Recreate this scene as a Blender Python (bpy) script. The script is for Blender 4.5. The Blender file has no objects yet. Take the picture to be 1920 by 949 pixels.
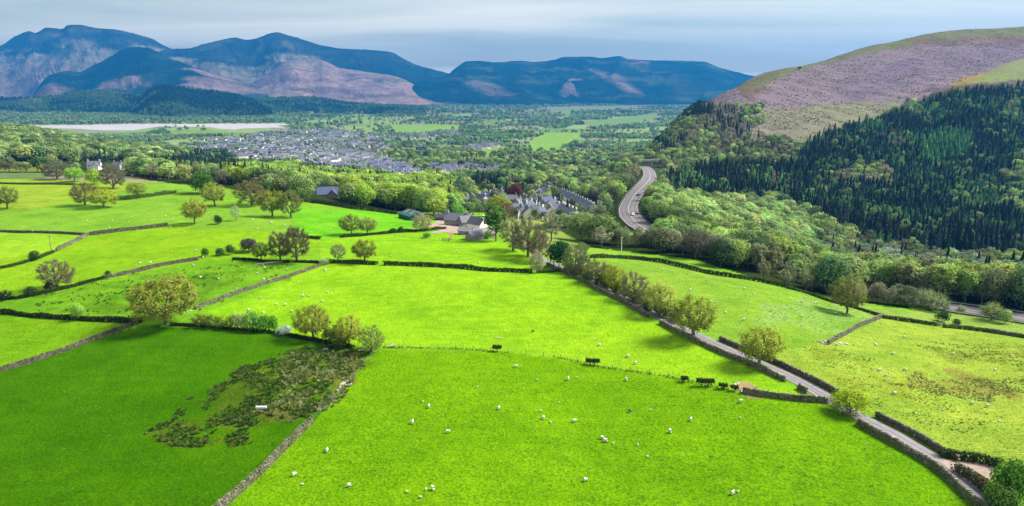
import bpy, bmesh, math, random
import numpy as np
R = math.radians
sc = bpy.context.scene
col = sc.collection
rng = np.random.default_rng(7)
random.seed(7)

# ------------------------------------------------------------------ camera, world, sun, exposure
ZC = 200.0                      # camera height above the valley datum (about 60 m above the near field)
FPX = 1297.0                    # focal length in pixels of the 1920 x 949 photograph
PITCH = R(13.4)
cd = bpy.data.cameras.new('camera'); cam = bpy.data.objects.new('camera', cd); col.objects.link(cam)
cd.sensor_width = 36.0; cd.lens = 36.0 * FPX / 1920.0
cd.clip_start = 1.0; cd.clip_end = 60000.0
cam.location = (0, 0, ZC); cam.rotation_euler = (math.pi / 2 - PITCH, 0, 0)
sc.camera = cam

SUN_EL, SUN_AZ = R(44), R(74)   # sun in front and to the right, veiled by thin cloud
sd = bpy.data.lights.new('sun', 'SUN'); sun = bpy.data.objects.new('sun', sd); col.objects.link(sun)
sd.energy = 4.4; sd.angle = R(22); sd.color = (1.0, 0.95, 0.86)
sun.location = (0, 0, 900)
sun.rotation_euler = (math.pi / 2 - SUN_EL, 0, math.pi - SUN_AZ)

w = bpy.data.worlds.new('World'); sc.world = w; w.use_nodes = True
wn = w.node_tree.nodes; wl = w.node_tree.links
for n in list(wn): wn.remove(n)
wo = wn.new('ShaderNodeOutputWorld'); bg = wn.new('ShaderNodeBackground'); bg.inputs['Strength'].default_value = 0.08
sky = wn.new('ShaderNodeTexSky'); sky.sky_type = 'NISHITA'; sky.sun_disc = False
sky.sun_elevation = SUN_EL; sky.sun_rotation = SUN_AZ
sky.altitude = 200; sky.air_density = 1.3; sky.dust_density = 0.6; sky.ozone_density = 1.6
# thin layered cloud over the whole sky: bands of noise on the view direction projected to a cloud deck
tc = wn.new('ShaderNodeTexCoord'); sep = wn.new('ShaderNodeSeparateXYZ'); wl.new(tc.outputs['Generated'], sep.inputs[0])
zc_ = wn.new('ShaderNodeMath'); zc_.operation = 'MAXIMUM'; zc_.inputs[1].default_value = 0.0; wl.new(sep.outputs['Z'], zc_.inputs[0])
zz = wn.new('ShaderNodeMath'); zz.operation = 'ADD'; zz.inputs[1].default_value = 0.10; wl.new(zc_.outputs[0], zz.inputs[0])
dx = wn.new('ShaderNodeMath'); dx.operation = 'DIVIDE'; wl.new(sep.outputs['X'], dx.inputs[0]); wl.new(zz.outputs[0], dx.inputs[1])
dy = wn.new('ShaderNodeMath'); dy.operation = 'DIVIDE'; wl.new(sep.outputs['Y'], dy.inputs[0]); wl.new(zz.outputs[0], dy.inputs[1])
cmb = wn.new('ShaderNodeCombineXYZ'); wl.new(dx.outputs[0], cmb.inputs[0]); wl.new(dy.outputs[0], cmb.inputs[1])
mp = wn.new('ShaderNodeMapping'); mp.inputs['Rotation'].default_value = (0, 0, R(-32)); mp.inputs['Scale'].default_value = (0.22, 0.62, 1); mp.inputs['Location'].default_value = (4.1, 2.3, 0.0)
wl.new(cmb.outputs[0], mp.inputs[0])
cn = wn.new('ShaderNodeTexNoise'); cn.inputs['Scale'].default_value = 1.0; cn.inputs['Detail'].default_value = 7; cn.inputs['Roughness'].default_value = 0.52
cn.inputs['Distortion'].default_value = 0.5
wl.new(mp.outputs[0], cn.inputs['Vector'])
cr = wn.new('ShaderNodeValToRGB'); cr.color_ramp.elements[0].position = 0.41; cr.color_ramp.elements[0].color = (0.12, 0.12, 0.12, 1)
cr.color_ramp.elements[1].position = 0.63; cr.color_ramp.elements[1].color = (0.95, 0.95, 0.95, 1)
wl.new(cn.outputs['Fac'], cr.inputs[0])
mx = wn.new('ShaderNodeMix'); mx.data_type = 'RGBA'; wl.new(cr.outputs[0], mx.inputs['Factor'])
sk2 = wn.new('ShaderNodeMix'); sk2.data_type = 'RGBA'; sk2.blend_type = 'MULTIPLY'; sk2.inputs['Factor'].default_value = 1.0; sk2.inputs['B'].default_value = (0.66, 0.64, 0.60, 1)   # the air is dimmed by a high veil of cloud
wl.new(sky.outputs[0], sk2.inputs['A']); wl.new(sk2.outputs['Result'], mx.inputs['A']); mx.inputs['B'].default_value = (6.4, 6.1, 5.0, 1)
wl.new(mx.outputs['Result'], bg.inputs['Color']); wl.new(bg.outputs[0], wo.inputs[0])

vs = sc.view_settings; vs.view_transform = 'Standard'; vs.look = 'None'; vs.gamma = 1.0; vs.use_curve_mapping = False
vs.exposure = 1.46
sc.cycles.max_bounces = 5; sc.cycles.diffuse_bounces = 2; sc.cycles.glossy_bounces = 2; sc.cycles.transmission_bounces = 2
sc.cycles.volume_bounces = 0; sc.cycles.transparent_max_bounces = 4; sc.cycles.caustics_reflective = False; sc.cycles.caustics_refractive = False
KEXP = 2.4                      # display value of a flat white surface out of doors: photo colours are divided by this to get base colours

# ------------------------------------------------------------------ numeric helpers
def lin(c):
    c = np.asarray(c, float) / 255.0
    return np.where(c <= 0.04045, c / 12.92, ((c + 0.055) / 1.055) ** 2.4)
def alb(r, g, b, k=KEXP): return tuple(lin((r, g, b)) / k)

def _hash(ix, iy, s):
    h = (ix.astype(np.int64) * 374761393 + iy.astype(np.int64) * 668265263 + s * 1274126177) & 0xFFFFFFFF
    h = ((h ^ (h >> 13)) * 1103515245) & 0xFFFFFFFF
    return ((h ^ (h >> 16)) & 0xFFFFFF) / float(0xFFFFFF)
def vnoise(x, y, s=0):
    x = np.asarray(x, float); y = np.asarray(y, float)
    ix = np.floor(x); iy = np.floor(y); fx = x - ix; fy = y - iy
    fx = fx * fx * fx * (fx * (fx * 6 - 15) + 10); fy = fy * fy * fy * (fy * (fy * 6 - 15) + 10)
    a = _hash(ix, iy, s); b = _hash(ix + 1, iy, s); c = _hash(ix, iy + 1, s); d = _hash(ix + 1, iy + 1, s)
    return (a * (1 - fx) + b * fx) * (1 - fy) + (c * (1 - fx) + d * fx) * fy
def fbm(x, y, s=0, o=4, g=0.5):
    t = 0; a = 1; n = 0
    for i in range(o):
        t = t + a * vnoise(x * 2 ** i + 17.3 * i, y * 2 ** i - 9.1 * i, s + i); n += a; a *= g
    return t / n
def sstep(a, b, x):
    t = np.clip((x - a) / (b - a), 0, 1); return t * t * (3 - 2 * t)

def pslopes(x, Y):              # monotone slopes along the last axis
    h = np.diff(x); d = np.diff(Y, axis=-1) / h
    m = np.zeros_like(Y)
    d0, d1 = d[..., :-1], d[..., 1:]; w1 = 2 * h[1:] + h[:-1]; w2 = h[1:] + 2 * h[:-1]
    ok = d0 * d1 > 0
    with np.errstate(divide='ignore', invalid='ignore'):
        hm = (w1 + w2) / (w1 / d0 + w2 / d1)
    m[..., 1:-1] = np.where(ok, hm, 0); m[..., 0] = d[..., 0]; m[..., -1] = d[..., -1]
    return m
def hermite(x, Y, M, q, i):
    h = x[i + 1] - x[i]; t = (q - x[i]) / h
    return h, t
def pint(x, Y, M, q):           # Y, M one profile
    i = np.clip(np.searchsorted(x, q) - 1, 0, len(x) - 2); h = x[i + 1] - x[i]; t = np.clip((q - x[i]) / h, 0, 1)
    return (1 + 2 * t) * (1 - t) ** 2 * Y[i] + t * (1 - t) ** 2 * h * M[i] + t * t * (3 - 2 * t) * Y[i + 1] + t * t * (t - 1) * h * M[i + 1]

# ------------------------------------------------------------------ projection of the photograph's pixels
CT, ST = math.cos(PITCH), math.sin(PITCH)
def proj(x, y, z):
    d = ZC - z; fw = y * CT + d * ST; up = y * ST - d * CT
    return 960 + FPX * x / fw, 474.5 - FPX * up / fw
def ray(px, py):                # slope form: x = u*y, drop = s*y
    a = (np.asarray(px, float) - 960) / FPX; b = -(np.asarray(py, float) - 474.5) / FPX
    ry = CT + b * ST; rz = -ST + b * CT
    return a / ry, -rz / ry

# ------------------------------------------------------------------ the land: height table, columns by bearing, rows by distance
ROWS = np.array([20, 100, 150, 200, 250, 300, 400, 500, 650, 800, 1000, 1250, 1500, 1750, 2200, 2800, 3500, 5000, 8000, 16000], float)
COLS = [  # bearing as photo column, heights
 (-900, [142,141,141,141,141,141,140,137,130,122,116,112,108, 80, 45, 26, 24, 26, 20, 12]),
 (   0, [142,140,140,140,140,140,140,138,128,120,114,112,106, 82, 45, 24, 21, 24, 16, 10]),
 ( 240, [142,140,140,140,140,140,139,136,124,112, 98, 84, 70, 50, 35, 24, 21, 22, 14, 10]),
 ( 480, [142,140,140,140,140,140,139,130,115, 98, 80, 64, 54, 42, 32, 24, 21, 18, 12, 10]),
 ( 720, [142,140,140,140,140,139,130,118,103, 90, 76, 62, 53, 42, 32, 25, 21, 16, 11, 10]),
 ( 960, [142,140,140,140,139,135,124,113,104, 93, 76, 62, 53, 42, 31, 25, 21, 16, 11, 10]),
 (1100, [142,140,140,140,138,131,122,114,104, 88, 72, 59, 50, 40, 30, 25, 21, 16, 11, 10]),
 (1200, [142,140,140,139,136,130,124,122,121,112, 98, 84, 62, 46, 34, 26, 21, 16, 11, 10]),
 (1300, [142,140,140,138.5,135,129,121,113,107,110,140,166,128, 70, 40, 26, 21, 16, 11, 10]),
 (1400, [142,140,139.5,138,133,127,116,105, 98,112,150,205,216,170, 60, 30, 21, 16, 11, 10]),
 (1500, [142,140,139,136,130,122,106, 95, 92,110,152,210,247,246,120, 40, 22, 16, 11, 10]),
 (1600, [142,140,138,132.5,125,116, 98, 88, 88,110,155,215,270,296,190, 60, 24, 16, 11, 10]),
 (1750, [142,140,136,129.5,124,114, 94, 84, 85,108,158,222,285,332,260, 90, 30, 16, 11, 10]),
 (1920, [142,139,134,128,123,113, 93, 84, 86,110,162,228,295,346,300,110, 36, 16, 11, 10]),
 (2800, [142,139,133,128,123,113, 93, 84, 86,110,165,232,300,352,320,130, 40, 16, 11, 10]),
]
CU = np.array([(c[0] - 960) / FPX * 0.99 for c in COLS]); CH = np.array([c[1] for c in COLS], float)
LR = np.log(ROWS); CM = pslopes(LR, CH)
def inpoly(px, py, poly):
    px = np.asarray(px, float); py = np.asarray(py, float); r = np.zeros(px.shape, bool)
    n = len(poly)
    for i in range(n):
        x0, y0 = poly[i]; x1, y1 = poly[(i + 1) % n]
        if y0 == y1: continue
        c = ((y0 > py) != (y1 > py)) & (px < (x1 - x0) * (py - y0) / (y1 - y0) + x0); r ^= c
    return r
LAKE_Z = 18.0
LAKE = [(28,238),(60,236),(110,235),(180,234),(240,232.5),(300,232),(335,232.5),(400,232),(470,232),(520,231.5),(545,234),(520,236),(540,240),(500,241),(460,242),(440,244),(415,243),(395,239),(340,238),(300,238),(275,242),(255,245.5),(215,246),(180,245),(140,242),(100,241)]
_lu, _ls = ray(*np.array(LAKE).T); _ly = (ZC - LAKE_Z) / _ls; LAKE_XY = list(zip(_lu * _ly, _ly))
def height(x, y):
    x = np.asarray(x, float); y = np.asarray(y, float); shp = x.shape; x = x.ravel(); y = np.maximum(y.ravel(), 20)
    u = x / y; q = np.log(y)
    cols = np.stack([pint(LR, CH[k], CM[k], q) for k in range(len(CU))], -1)
    m = pslopes(CU, cols)
    i = np.clip(np.searchsorted(CU, u) - 1, 0, len(CU) - 2); h = CU[i + 1] - CU[i]; t = np.clip((u - CU[i]) / h, 0, 1); k = np.arange(len(u))
    z = (1 + 2*t)*(1-t)**2*cols[k, i] + t*(1-t)**2*h*m[k, i] + t*t*(3-2*t)*cols[k, i+1] + t*t*(t-1)*h*m[k, i+1]
    near = 1 - sstep(350, 600, y)
    z += near * (3.0 * (fbm(x / 70, y / 70, 3, 2) - 0.5) + 0.8 * (fbm(x / 16, y / 16, 9, 2) - 0.5))
    z += near * sstep(-0.05, -0.35, u) * 3.2 * (fbm(x / 55 + 4, y / 38, 31, 2) - 0.5)
    hill = sstep(0.22, 0.36, u) * sstep(600, 900, y) * (1 - sstep(1900, 2600, y))
    z += hill * (14 * (fbm(x / 130, y / 190, 5, 3) - 0.5) + 4 * (fbm(x / 28, y / 60, 15, 2) - 0.5))
    vall = sstep(500, 1500, y) * (1 - hill)
    z += vall * (10 * (fbm(x / 260, y / 260, 8, 3) - 0.5) * (1 - 0.8 * sstep(1800, 3000, y)))
    far = sstep(2300, 2800, y) * (1 - sstep(4200, 5000, y))
    z = np.where(far > 0.5, np.maximum(z, 20.0), z)
    inl = inpoly(x, y, LAKE_XY); z = np.where(inl, 14.0, z)
    return z.reshape(shp)
_TY = np.exp(np.linspace(math.log(60), math.log(9000), 900))
def ground(pts, tmin=60):       # photo pixels -> points of the land
    pts = np.atleast_2d(np.asarray(pts, float)); u, s = ray(pts[:, 0], pts[:, 1]); out = np.zeros((len(pts), 3))
    for k in range(len(pts)):
        T = _TY[_TY >= tmin]
        d = height(u[k] * T, T) - (ZC - s[k] * T); j = np.argmax(d >= 0)
        if d[j] < 0: j = len(T) - 1
        lo, hi = (T[j - 1], T[j]) if j else (T[0] * 0.8, T[0])
        for _ in range(14):
            mid = (lo + hi) / 2
            if height(np.array([u[k] * mid]), np.array([mid]))[0] >= ZC - s[k] * mid: hi = mid
            else: lo = mid
        out[k] = (u[k] * hi, hi, float(height(np.array([u[k] * hi]), np.array([hi]))[0]))
    return out
def gz(x, y): return float(height(np.array([x]), np.array([y]))[0])
def dens(P, step):              # resample a polyline of xy at about `step`
    P = np.asarray(P, float)[:, :2]; seg = np.r_[0, np.cumsum(np.hypot(*np.diff(P, axis=0).T))]
    n = max(2, int(seg[-1] / step) + 1); q = np.linspace(0, seg[-1], n)
    # smooth through the points
    mx_ = np.gradient(P[:, 0], seg); my_ = np.gradient(P[:, 1], seg)
    return np.stack([pint(seg, P[:, 0], mx_, q), pint(seg, P[:, 1], my_, q)], -1) if len(P) > 2 else np.stack([np.interp(q, seg, P[:, 0]), np.interp(q, seg, P[:, 1])], -1)

# ------------------------------------------------------------------ object helpers
def mesh_np(name, V, F, mats=(), fmat=None, smooth=False):
    """V (n,3); F (m,3) or (m,4) or list of such arrays"""
    me = bpy.data.meshes.new(name); V = np.asarray(V, np.float32)
    Fs = F if isinstance(F, list) else [F]
    Fs = [np.asarray(f, np.int32) for f in Fs if len(f)]
    me.vertices.add(len(V)); me.vertices.foreach_set('co', V.ravel())
    nl = sum(f.size for f in Fs); npoly = sum(len(f) for f in Fs)
    me.loops.add(nl); me.polygons.add(npoly)
    me.loops.foreach_set('vertex_index', np.concatenate([f.ravel() for f in Fs]))
    tot = np.concatenate([np.full(len(f), f.shape[1], np.int32) for f in Fs]); st = np.r_[0, np.cumsum(tot)[:-1]].astype(np.int32)
    me.polygons.foreach_set('loop_start', st)
    try: me.polygons.foreach_set('loop_total', tot)
    except Exception: pass
    for m in mats: me.materials.append(m)
    if fmat is not None: me.polygons.foreach_set('material_index', np.asarray(fmat, np.int32))
    me.polygons.foreach_set('use_smooth', np.full(npoly, smooth, bool))
    me.update(); me.validate()
    return me
def attr_f(me, name, v):
    a = me.attributes.new(name, 'FLOAT', 'POINT'); a.data.foreach_set('value', np.asarray(v, np.float32))
def attr_c(me, name, c):
    c = np.asarray(c, np.float32); c = np.c_[c, np.ones(len(c))] if c.shape[1] == 3 else c
    a = me.attributes.new(name, 'FLOAT_COLOR', 'POINT'); a.data.foreach_set('color', c.astype(np.float32).ravel())
def add(name, me, parent=None, loc=None, rz=0, scale=None):
    o = bpy.data.objects.new(name, me); col.objects.link(o)
    if parent is not None: o.parent = parent
    if loc is not None: o.location = loc
    if rz: o.rotation_euler = (0, 0, rz)
    if scale is not None: o.scale = scale
    return o
def tag(o, label=None, cat=None, group=None, kind=None):
    if label: o['label'] = label
    if cat: o['category'] = cat
    if group: o['group'] = group
    if kind: o['kind'] = kind
    return o
def struct(o, label=None):
    o['kind'] = 'structure'
    if label: o['label'] = label
    return o

# ------------------------------------------------------------------ materials
def mat(name):
    m = bpy.data.materials.new(name); m.use_nodes = True; nt = m.node_tree
    b = nt.nodes['Principled BSDF']; return m, nt, b
def N(nt, t, **kw):
    n = nt.nodes.new(t)
    for k, v in kw.items(): setattr(n, k, v)
    return n
def noise(nt, scale, detail=4, rough=0.55, coord='Object', vec=None):
    n = N(nt, 'ShaderNodeTexNoise'); n.inputs['Scale'].default_value = scale; n.inputs['Detail'].default_value = detail; n.inputs['Roughness'].default_value = rough
    if vec is None:
        t = N(nt, 'ShaderNodeTexCoord'); vec = t.outputs[coord]
    nt.links.new(vec, n.inputs['Vector']); return n
def ramp(nt, src, stops):
    r = N(nt, 'ShaderNodeValToRGB'); e = r.color_ramp.elements
    while len(e) < len(stops): e.new(0.5)
    for k, (p, c) in enumerate(stops):
        e[k].position = p; e[k].color = (*c, 1) if len(c) == 3 else c
    nt.links.new(src, r.inputs[0]); return r
def mul(nt, a, b, fac=1.0):
    m = N(nt, 'ShaderNodeMix', data_type='RGBA', blend_type='MULTIPLY'); m.inputs['Factor'].default_value = fac
    nt.links.new(a, m.inputs['A'])
    if isinstance(b, tuple): m.inputs['B'].default_value = (*b, 1)
    else: nt.links.new(b, m.inputs['B'])
    return m.outputs['Result']
def bump(nt, b, h, dist, strength=1.0):
    n = N(nt, 'ShaderNodeBump'); n.inputs['Distance'].default_value = dist; n.inputs['Strength'].default_value = strength
    nt.links.new(h, n.inputs['Height']); nt.links.new(n.outputs[0], b.inputs['Normal']); return n
def plain(name, c, rough=0.8, var=0.25, scale=2.0, tint=False, metal=0.0, spec=0.3):
    m, nt, b = mat(name)
    n = noise(nt, scale, 5); lo = tuple(x * (1 - var) for x in c); hi = tuple(min(1, x * (1 + var)) for x in c)
    r = ramp(nt, n.outputs['Fac'], [(0.3, lo), (0.7, hi)]); out = r.outputs[0]
    if tint:
        a = N(nt, 'ShaderNodeAttribute'); a.attribute_type = 'INSTANCER'; a.attribute_name = 'tint'; out = mul(nt, out, a.outputs['Color'])
    nt.links.new(out, b.inputs['Base Color']); b.inputs['Roughness'].default_value = rough; b.inputs['Metallic'].default_value = metal
    b.inputs['Specular IOR Level'].default_value = spec
    return m
# ================================================================== THE SETTING
# ---- the ground sheet
M = {}
m, nt, b = mat('meadow'); M['ground'] = m
ca = N(nt, 'ShaderNodeVertexColor'); ca.layer_name = 'col'
ra = N(nt, 'ShaderNodeAttribute'); ra.attribute_name = 'rough'
n1 = noise(nt, 2.4, 4, 0.6); r1 = ramp(nt, n1.outputs['Fac'], [(0.36, (0.40, 0.54, 0.3)), (0.5, (1.0, 1.0, 1.0)), (0.64, (1.38, 1.24, 1.6))])
n2 = noise(nt, 0.055, 5, 0.6); r2 = ramp(nt, n2.outputs['Fac'], [(0.28, (0.72, 0.83, 0.7)), (0.5, (1, 1, 1)), (0.72, (1.2, 1.08, 1.15))])
tcx = N(nt, 'ShaderNodeTexCoord'); mpx = N(nt, 'ShaderNodeMapping'); mpx.inputs['Rotation'].default_value = (0, 0, R(34)); mpx.inputs['Scale'].default_value = (0.05, 0.6, 0.3)
nt.links.new(tcx.outputs['Object'], mpx.inputs[0]); n4 = noise(nt, 1.0, 4, 0.6, vec=mpx.outputs[0]); r4 = ramp(nt, n4.outputs['Fac'], [(0.3, (0.90, 0.93, 0.9)), (0.7, (1.08, 1.05, 1.05))])
n5 = noise(nt, 0.3, 4, 0.6); r5 = ramp(nt, n5.outputs['Fac'], [(0.34, (0.84, 0.88, 0.8)), (0.52, (1, 1, 1)), (0.68, (1.14, 1.1, 1.12))])
mm_ = N(nt, 'ShaderNodeMix', data_type='RGBA', blend_type='MULTIPLY'); nt.links.new(ra.outputs['Fac'], mm_.inputs['Factor']); nt.links.new(ca.outputs['Color'], mm_.inputs['A']); nt.links.new(r1.outputs[0], mm_.inputs['B'])
c = mul(nt, mm_.outputs['Result'], r5.outputs[0]); c = mul(nt, c, r2.outputs[0]); c = mul(nt, c, r4.outputs[0])
nt.links.new(c, b.inputs['Base Color']); b.inputs['Roughness'].default_value = 1.0; b.inputs['Specular IOR Level'].default_value = 0.0
n3 = noise(nt, 1.6, 6, 0.7); bump(nt, b, n3.outputs['Fac'], 0.5, 0.9)

FIELDS = [  # photo outline, photo colour
 ([(0,300),(1920,300),(1920,949),(0,949)], (150,215,45)),
 ([(-300,330),(300,330),(480,350),(560,385),(740,395),(830,425),(640,445),(310,424),(170,441),(-300,435)], (152,208,62)),
 ([(-300,330),(150,330),(260,352),(60,392),(-300,400)], (176,208,64)),
 ([(540,390),(740,398),(790,425),(600,450),(560,430)], (135,222,40)),
 ([(-300,433),(160,441),(105,472),(-300,540)], (172,226,52)),
 ([(165,441),(310,424),(480,432),(600,450),(590,470),(480,487),(370,488),(60,556),(-300,590),(-300,520),(105,472)], (160,214,36)),
 ([(-300,585),(60,558),(370,489),(480,486),(600,494),(365,582),(265,606),(-300,585)], (138,200,42)),
 ([(-300,585),(265,607),(-300,790)], (138,198,28)),
 ([(265,610),(420,616),(530,627),(700,655),(590,790),(415,949),(300,1200),(-600,1200),(-300,780)], (84,146,5)),
 ([(640,445),(830,432),(990,468),(1005,512),(720,496),(600,493),(600,455)], (168,230,40)),
 ([(365,595),(610,495),(720,497),(1000,512),(1060,508),(1130,545),(1240,606),(1390,680),(1530,745),(1400,737),(1280,712),(1110,683),(930,657),(720,651),(600,635),(420,614)], (172,232,38)),
 ([(415,949),(590,790),(705,655),(930,658),(1110,685),(1280,713),(1400,740),(1560,762),(1900,960),(1900,1200),(300,1200)], (136,198,16)),
 ([(1060,490),(1110,466),(1290,490),(1430,530),(1655,595),(1555,645),(1400,660),(1240,590),(1130,540)], (158,206,66)),
 ([(1655,595),(1555,645),(1400,662),(1560,740),(1760,850),(2300,1000),(2300,650),(1920,632)], (182,214,76)),
 ([(1440,530),(1560,560),(1660,580),(1780,588),(2300,620),(2300,655),(1920,630),(1655,594)], (172,208,92)),
 ([(1100,415),(1170,432),(1195,440),(1130,440)], (150,220,60)),
]
U0, U1, NU, NY = -1.15, 1.15, 640, 640
gu = np.linspace(U0, U1, NU); gy = np.exp(np.linspace(math.log(30), math.log(14500), NY))
GU, GY = np.meshgrid(gu, gy); GX = GU * GY; GZ = height(GX, GY)
_L0 = math.log(30); _DL = (math.log(14500) - _L0) / (NY - 1)
def height(x, y):               # from here on the land is the sheet itself
    x = np.asarray(x, float); y = np.maximum(np.asarray(y, float), 30.01)
    fi = np.clip((np.log(y) - _L0) / _DL, 0, NY - 1.001); fj = np.clip((x / y - U0) / (U1 - U0) * (NU - 1), 0, NU - 1.001); i = fi.astype(int); j = fj.astype(int); a = fi - i; b_ = fj - j
    return (GZ[i, j] * (1 - b_) + GZ[i, j + 1] * b_) * (1 - a) + (GZ[i + 1, j] * (1 - b_) + GZ[i + 1, j + 1] * b_) * a
PX, PY = proj(GX, GY, GZ)
jx = PX + 0 * PX; 
C = np.zeros(GX.shape + (3,))
# the valley: a patchwork of pasture, rough grass and moss
def cells(x, y, sx, sy, seed):
    qx = x / sx; qy = y / sy; ix = np.floor(qx); iy = np.floor(qy); best = np.full(x.shape, 9.0); sec = best.copy(); bid = np.zeros(x.shape)
    for a in (-1, 0, 1):
        for e in (-1, 0, 1):
            cx = ix + a; cy = iy + e; ox = cx + _hash(cx, cy, seed); oy = cy + _hash(cx, cy, seed + 5); d = (ox - qx) ** 2 + (oy - qy) ** 2
            nb = d < best; sec = np.where(nb, best, np.minimum(sec, d)); bid = np.where(nb, _hash(cx, cy, seed + 9), bid); best = np.where(nb, d, best)
    return bid, np.sqrt(sec) - np.sqrt(best)
cid, cedge = cells(GX, GY, 190, 240, 40)
pal = np.array([alb(166,196,112), alb(142,176,102), alb(174,200,126), alb(176,184,140), alb(130,162,98), alb(184,172,146)])
C[:] = pal[np.minimum((cid * 6).astype(int), 5)]
C *= (0.85 + 0.3 * fbm(GX / 40, GY / 60, 21, 3))[..., None]
far = sstep(4200, 5600, GY)[..., None] * sstep(0.5, 0.6, fbm(GX / 900, GY / 260, 61, 3))[..., None]
C = C * (1 - far) + far * np.array(alb(165, 150, 120))
wob = 3.0 * (fbm(GX / 9, GY / 9, 77, 3) - 0.5) * 2
nearm = GY < 480
for poly, c in FIELDS:
    k = inpoly(PX + wob * 0.5, PY + wob * 0.3, poly) & nearm & ((GU < 0.42) | (GY < 300))
    C[k] = alb(*c)
# lower woods floor where the fields stop
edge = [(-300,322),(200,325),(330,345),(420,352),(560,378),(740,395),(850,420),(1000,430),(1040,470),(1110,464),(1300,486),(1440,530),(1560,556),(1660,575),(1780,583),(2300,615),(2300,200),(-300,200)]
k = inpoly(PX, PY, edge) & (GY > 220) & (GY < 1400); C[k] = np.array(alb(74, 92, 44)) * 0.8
NF = [([(1000,436),(1040,428),(1105,462),(1065,490),(1020,478)], (168,196,92)), ([(880,398),(935,400),(930,424),(905,428),(875,414)], (150,222,48)), ([(935,402),(1000,404),(1035,412),(1000,428),(935,424)], (172,196,96)), ([(790,398),(880,396),(875,412),(800,412)], (152,204,70)), ([(1100,412),(1168,430),(1198,441),(1132,442)], (150,220,60)), ([(0,303),(135,305),(150,322),(0,322)], (150,158,72))]
for poly, c in NF:
    k = inpoly(PX, PY, poly) & (GY > 200) & (GY < 760); C[k] = alb(*c)
# the hill to the right: heather, brash, pale grass, bracken
hillm = (GU > 0.2) & (GY > 640) & (GY < 3000)
def paint(poly, c, amt=1.0, nz=0.0, seed=1, sx=30, sy=30, m=hillm):
    k = inpoly(PX + 10 * (fbm(GX / 25, GY / 25, seed, 3) - 0.5), PY + 8 * (fbm(GX / 22, GY / 22, seed + 3, 3) - 0.5), poly) & m
    a = amt * (1 - nz + nz * sstep(0.4, 0.62, fbm(GX / sx, GY / sy, seed + 7, 3)))
    C[k] = C[k] * (1 - np.asarray(a * np.ones(GX.shape))[k][:, None]) + np.array(alb(*c)) * np.asarray(a * np.ones(GX.shape))[k][:, None]
C[hillm] = alb(84, 96, 60)
UP = [(1280,260),(1290,215),(1400,140),(1500,90),(1750,40),(2400,20),(2400,150),(1800,160),(1640,215),(1500,262),(1390,262)]
paint(UP, (168,150,162))
paint([(1390,262),(1400,205),(1560,195),(1700,190),(1640,222),(1500,268)], (170,172,130), 0.9, 0.3, 4)
paint([(1560,150),(1700,110),(1920,75),(2400,60),(2400,105),(1920,112),(1750,150),(1600,190)], (148,130,156), 0.65, 0.5, 6, 40, 25)
paint([(1380,160),(1500,112),(1640,72),(1750,54),(1920,45),(2400,30),(2400,62),(1920,70),(1760,78),(1640,98),(1500,132),(1400,172)], (140,146,88), 0.95, 0.25, 9)
paint([(1700,75),(1920,66),(2400,50),(2400,75),(1920,84),(1720,88)], (146,118,108), 0.8, 0.5, 12)
paint([(1380,165),(1420,155),(1450,170),(1400,190)], (140,120,90), 0.8, 0.3, 13)
paint([(1780,160),(1840,138),(1920,108),(2400,60),(2400,150),(1920,150),(1800,165)], (164,180,104), 0.95, 0.15, 14)
paint([(1770,165),(1800,148),(1860,132),(1850,142),(1800,164)], (190,158,84), 0.85, 0.35, 15)
paint([(1700,172),(1790,158),(1920,148),(2400,150),(2400,180),(1920,180)], (126,98,88), 0.7, 0.5, 17)
# pale meadows in the valley
VF = [([(735,240),(760,234),(810,233),(860,235),(872,240),(830,246),(780,252),(740,250)], (158,205,96)),
      ([(985,276),(1010,255),(1050,248),(1085,252),(1095,262),(1060,275),(1010,285)], (160,208,90)),
      ([(880,290),(905,280),(945,276),(955,284),(920,294)], (162,196,96)),
      ([(395,300),(430,296),(475,300),(470,310),(400,306)], (150,205,90)),
      ([(310,246),(360,244),(430,247),(420,255),(330,254)], (150,190,95)),
      ([(845,216),(880,213),(888,220),(850,221)], (160,200,120)),
      ([(1090,228),(1160,222),(1230,212),(1240,222),(1180,234),(1110,238)], (150,185,110)),
      ([(1000,205),(1080,200),(1190,198),(1180,206),(1050,212)], (158,178,125)),
      ([(1180,190),(1330,188),(1330,199),(1180,200)], (176,164,140)),
      ([(650,234),(690,232),(700,236),(660,238)], (150,190,110)),
      ([(340,330),(380,325),(410,332),(360,345)], (160,200,80)),
      ([(30,185),(70,182),(75,195),(35,198)], (140,185,130))]
for poly, c in VF:
    k = inpoly(PX, PY, poly) & (GY > 560); C[k] = alb(*c)
V = np.stack([GX, GY, GZ], -1).reshape(-1, 3); idx = np.arange(NU * NY).reshape(NY, NU)
F = np.stack([idx[:-1, :-1], idx[:-1, 1:], idx[1:, 1:], idx[1:, :-1]], -1).reshape(-1, 4)
me = mesh_np('ground', V, F, [M['ground']], smooth=True)
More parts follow.
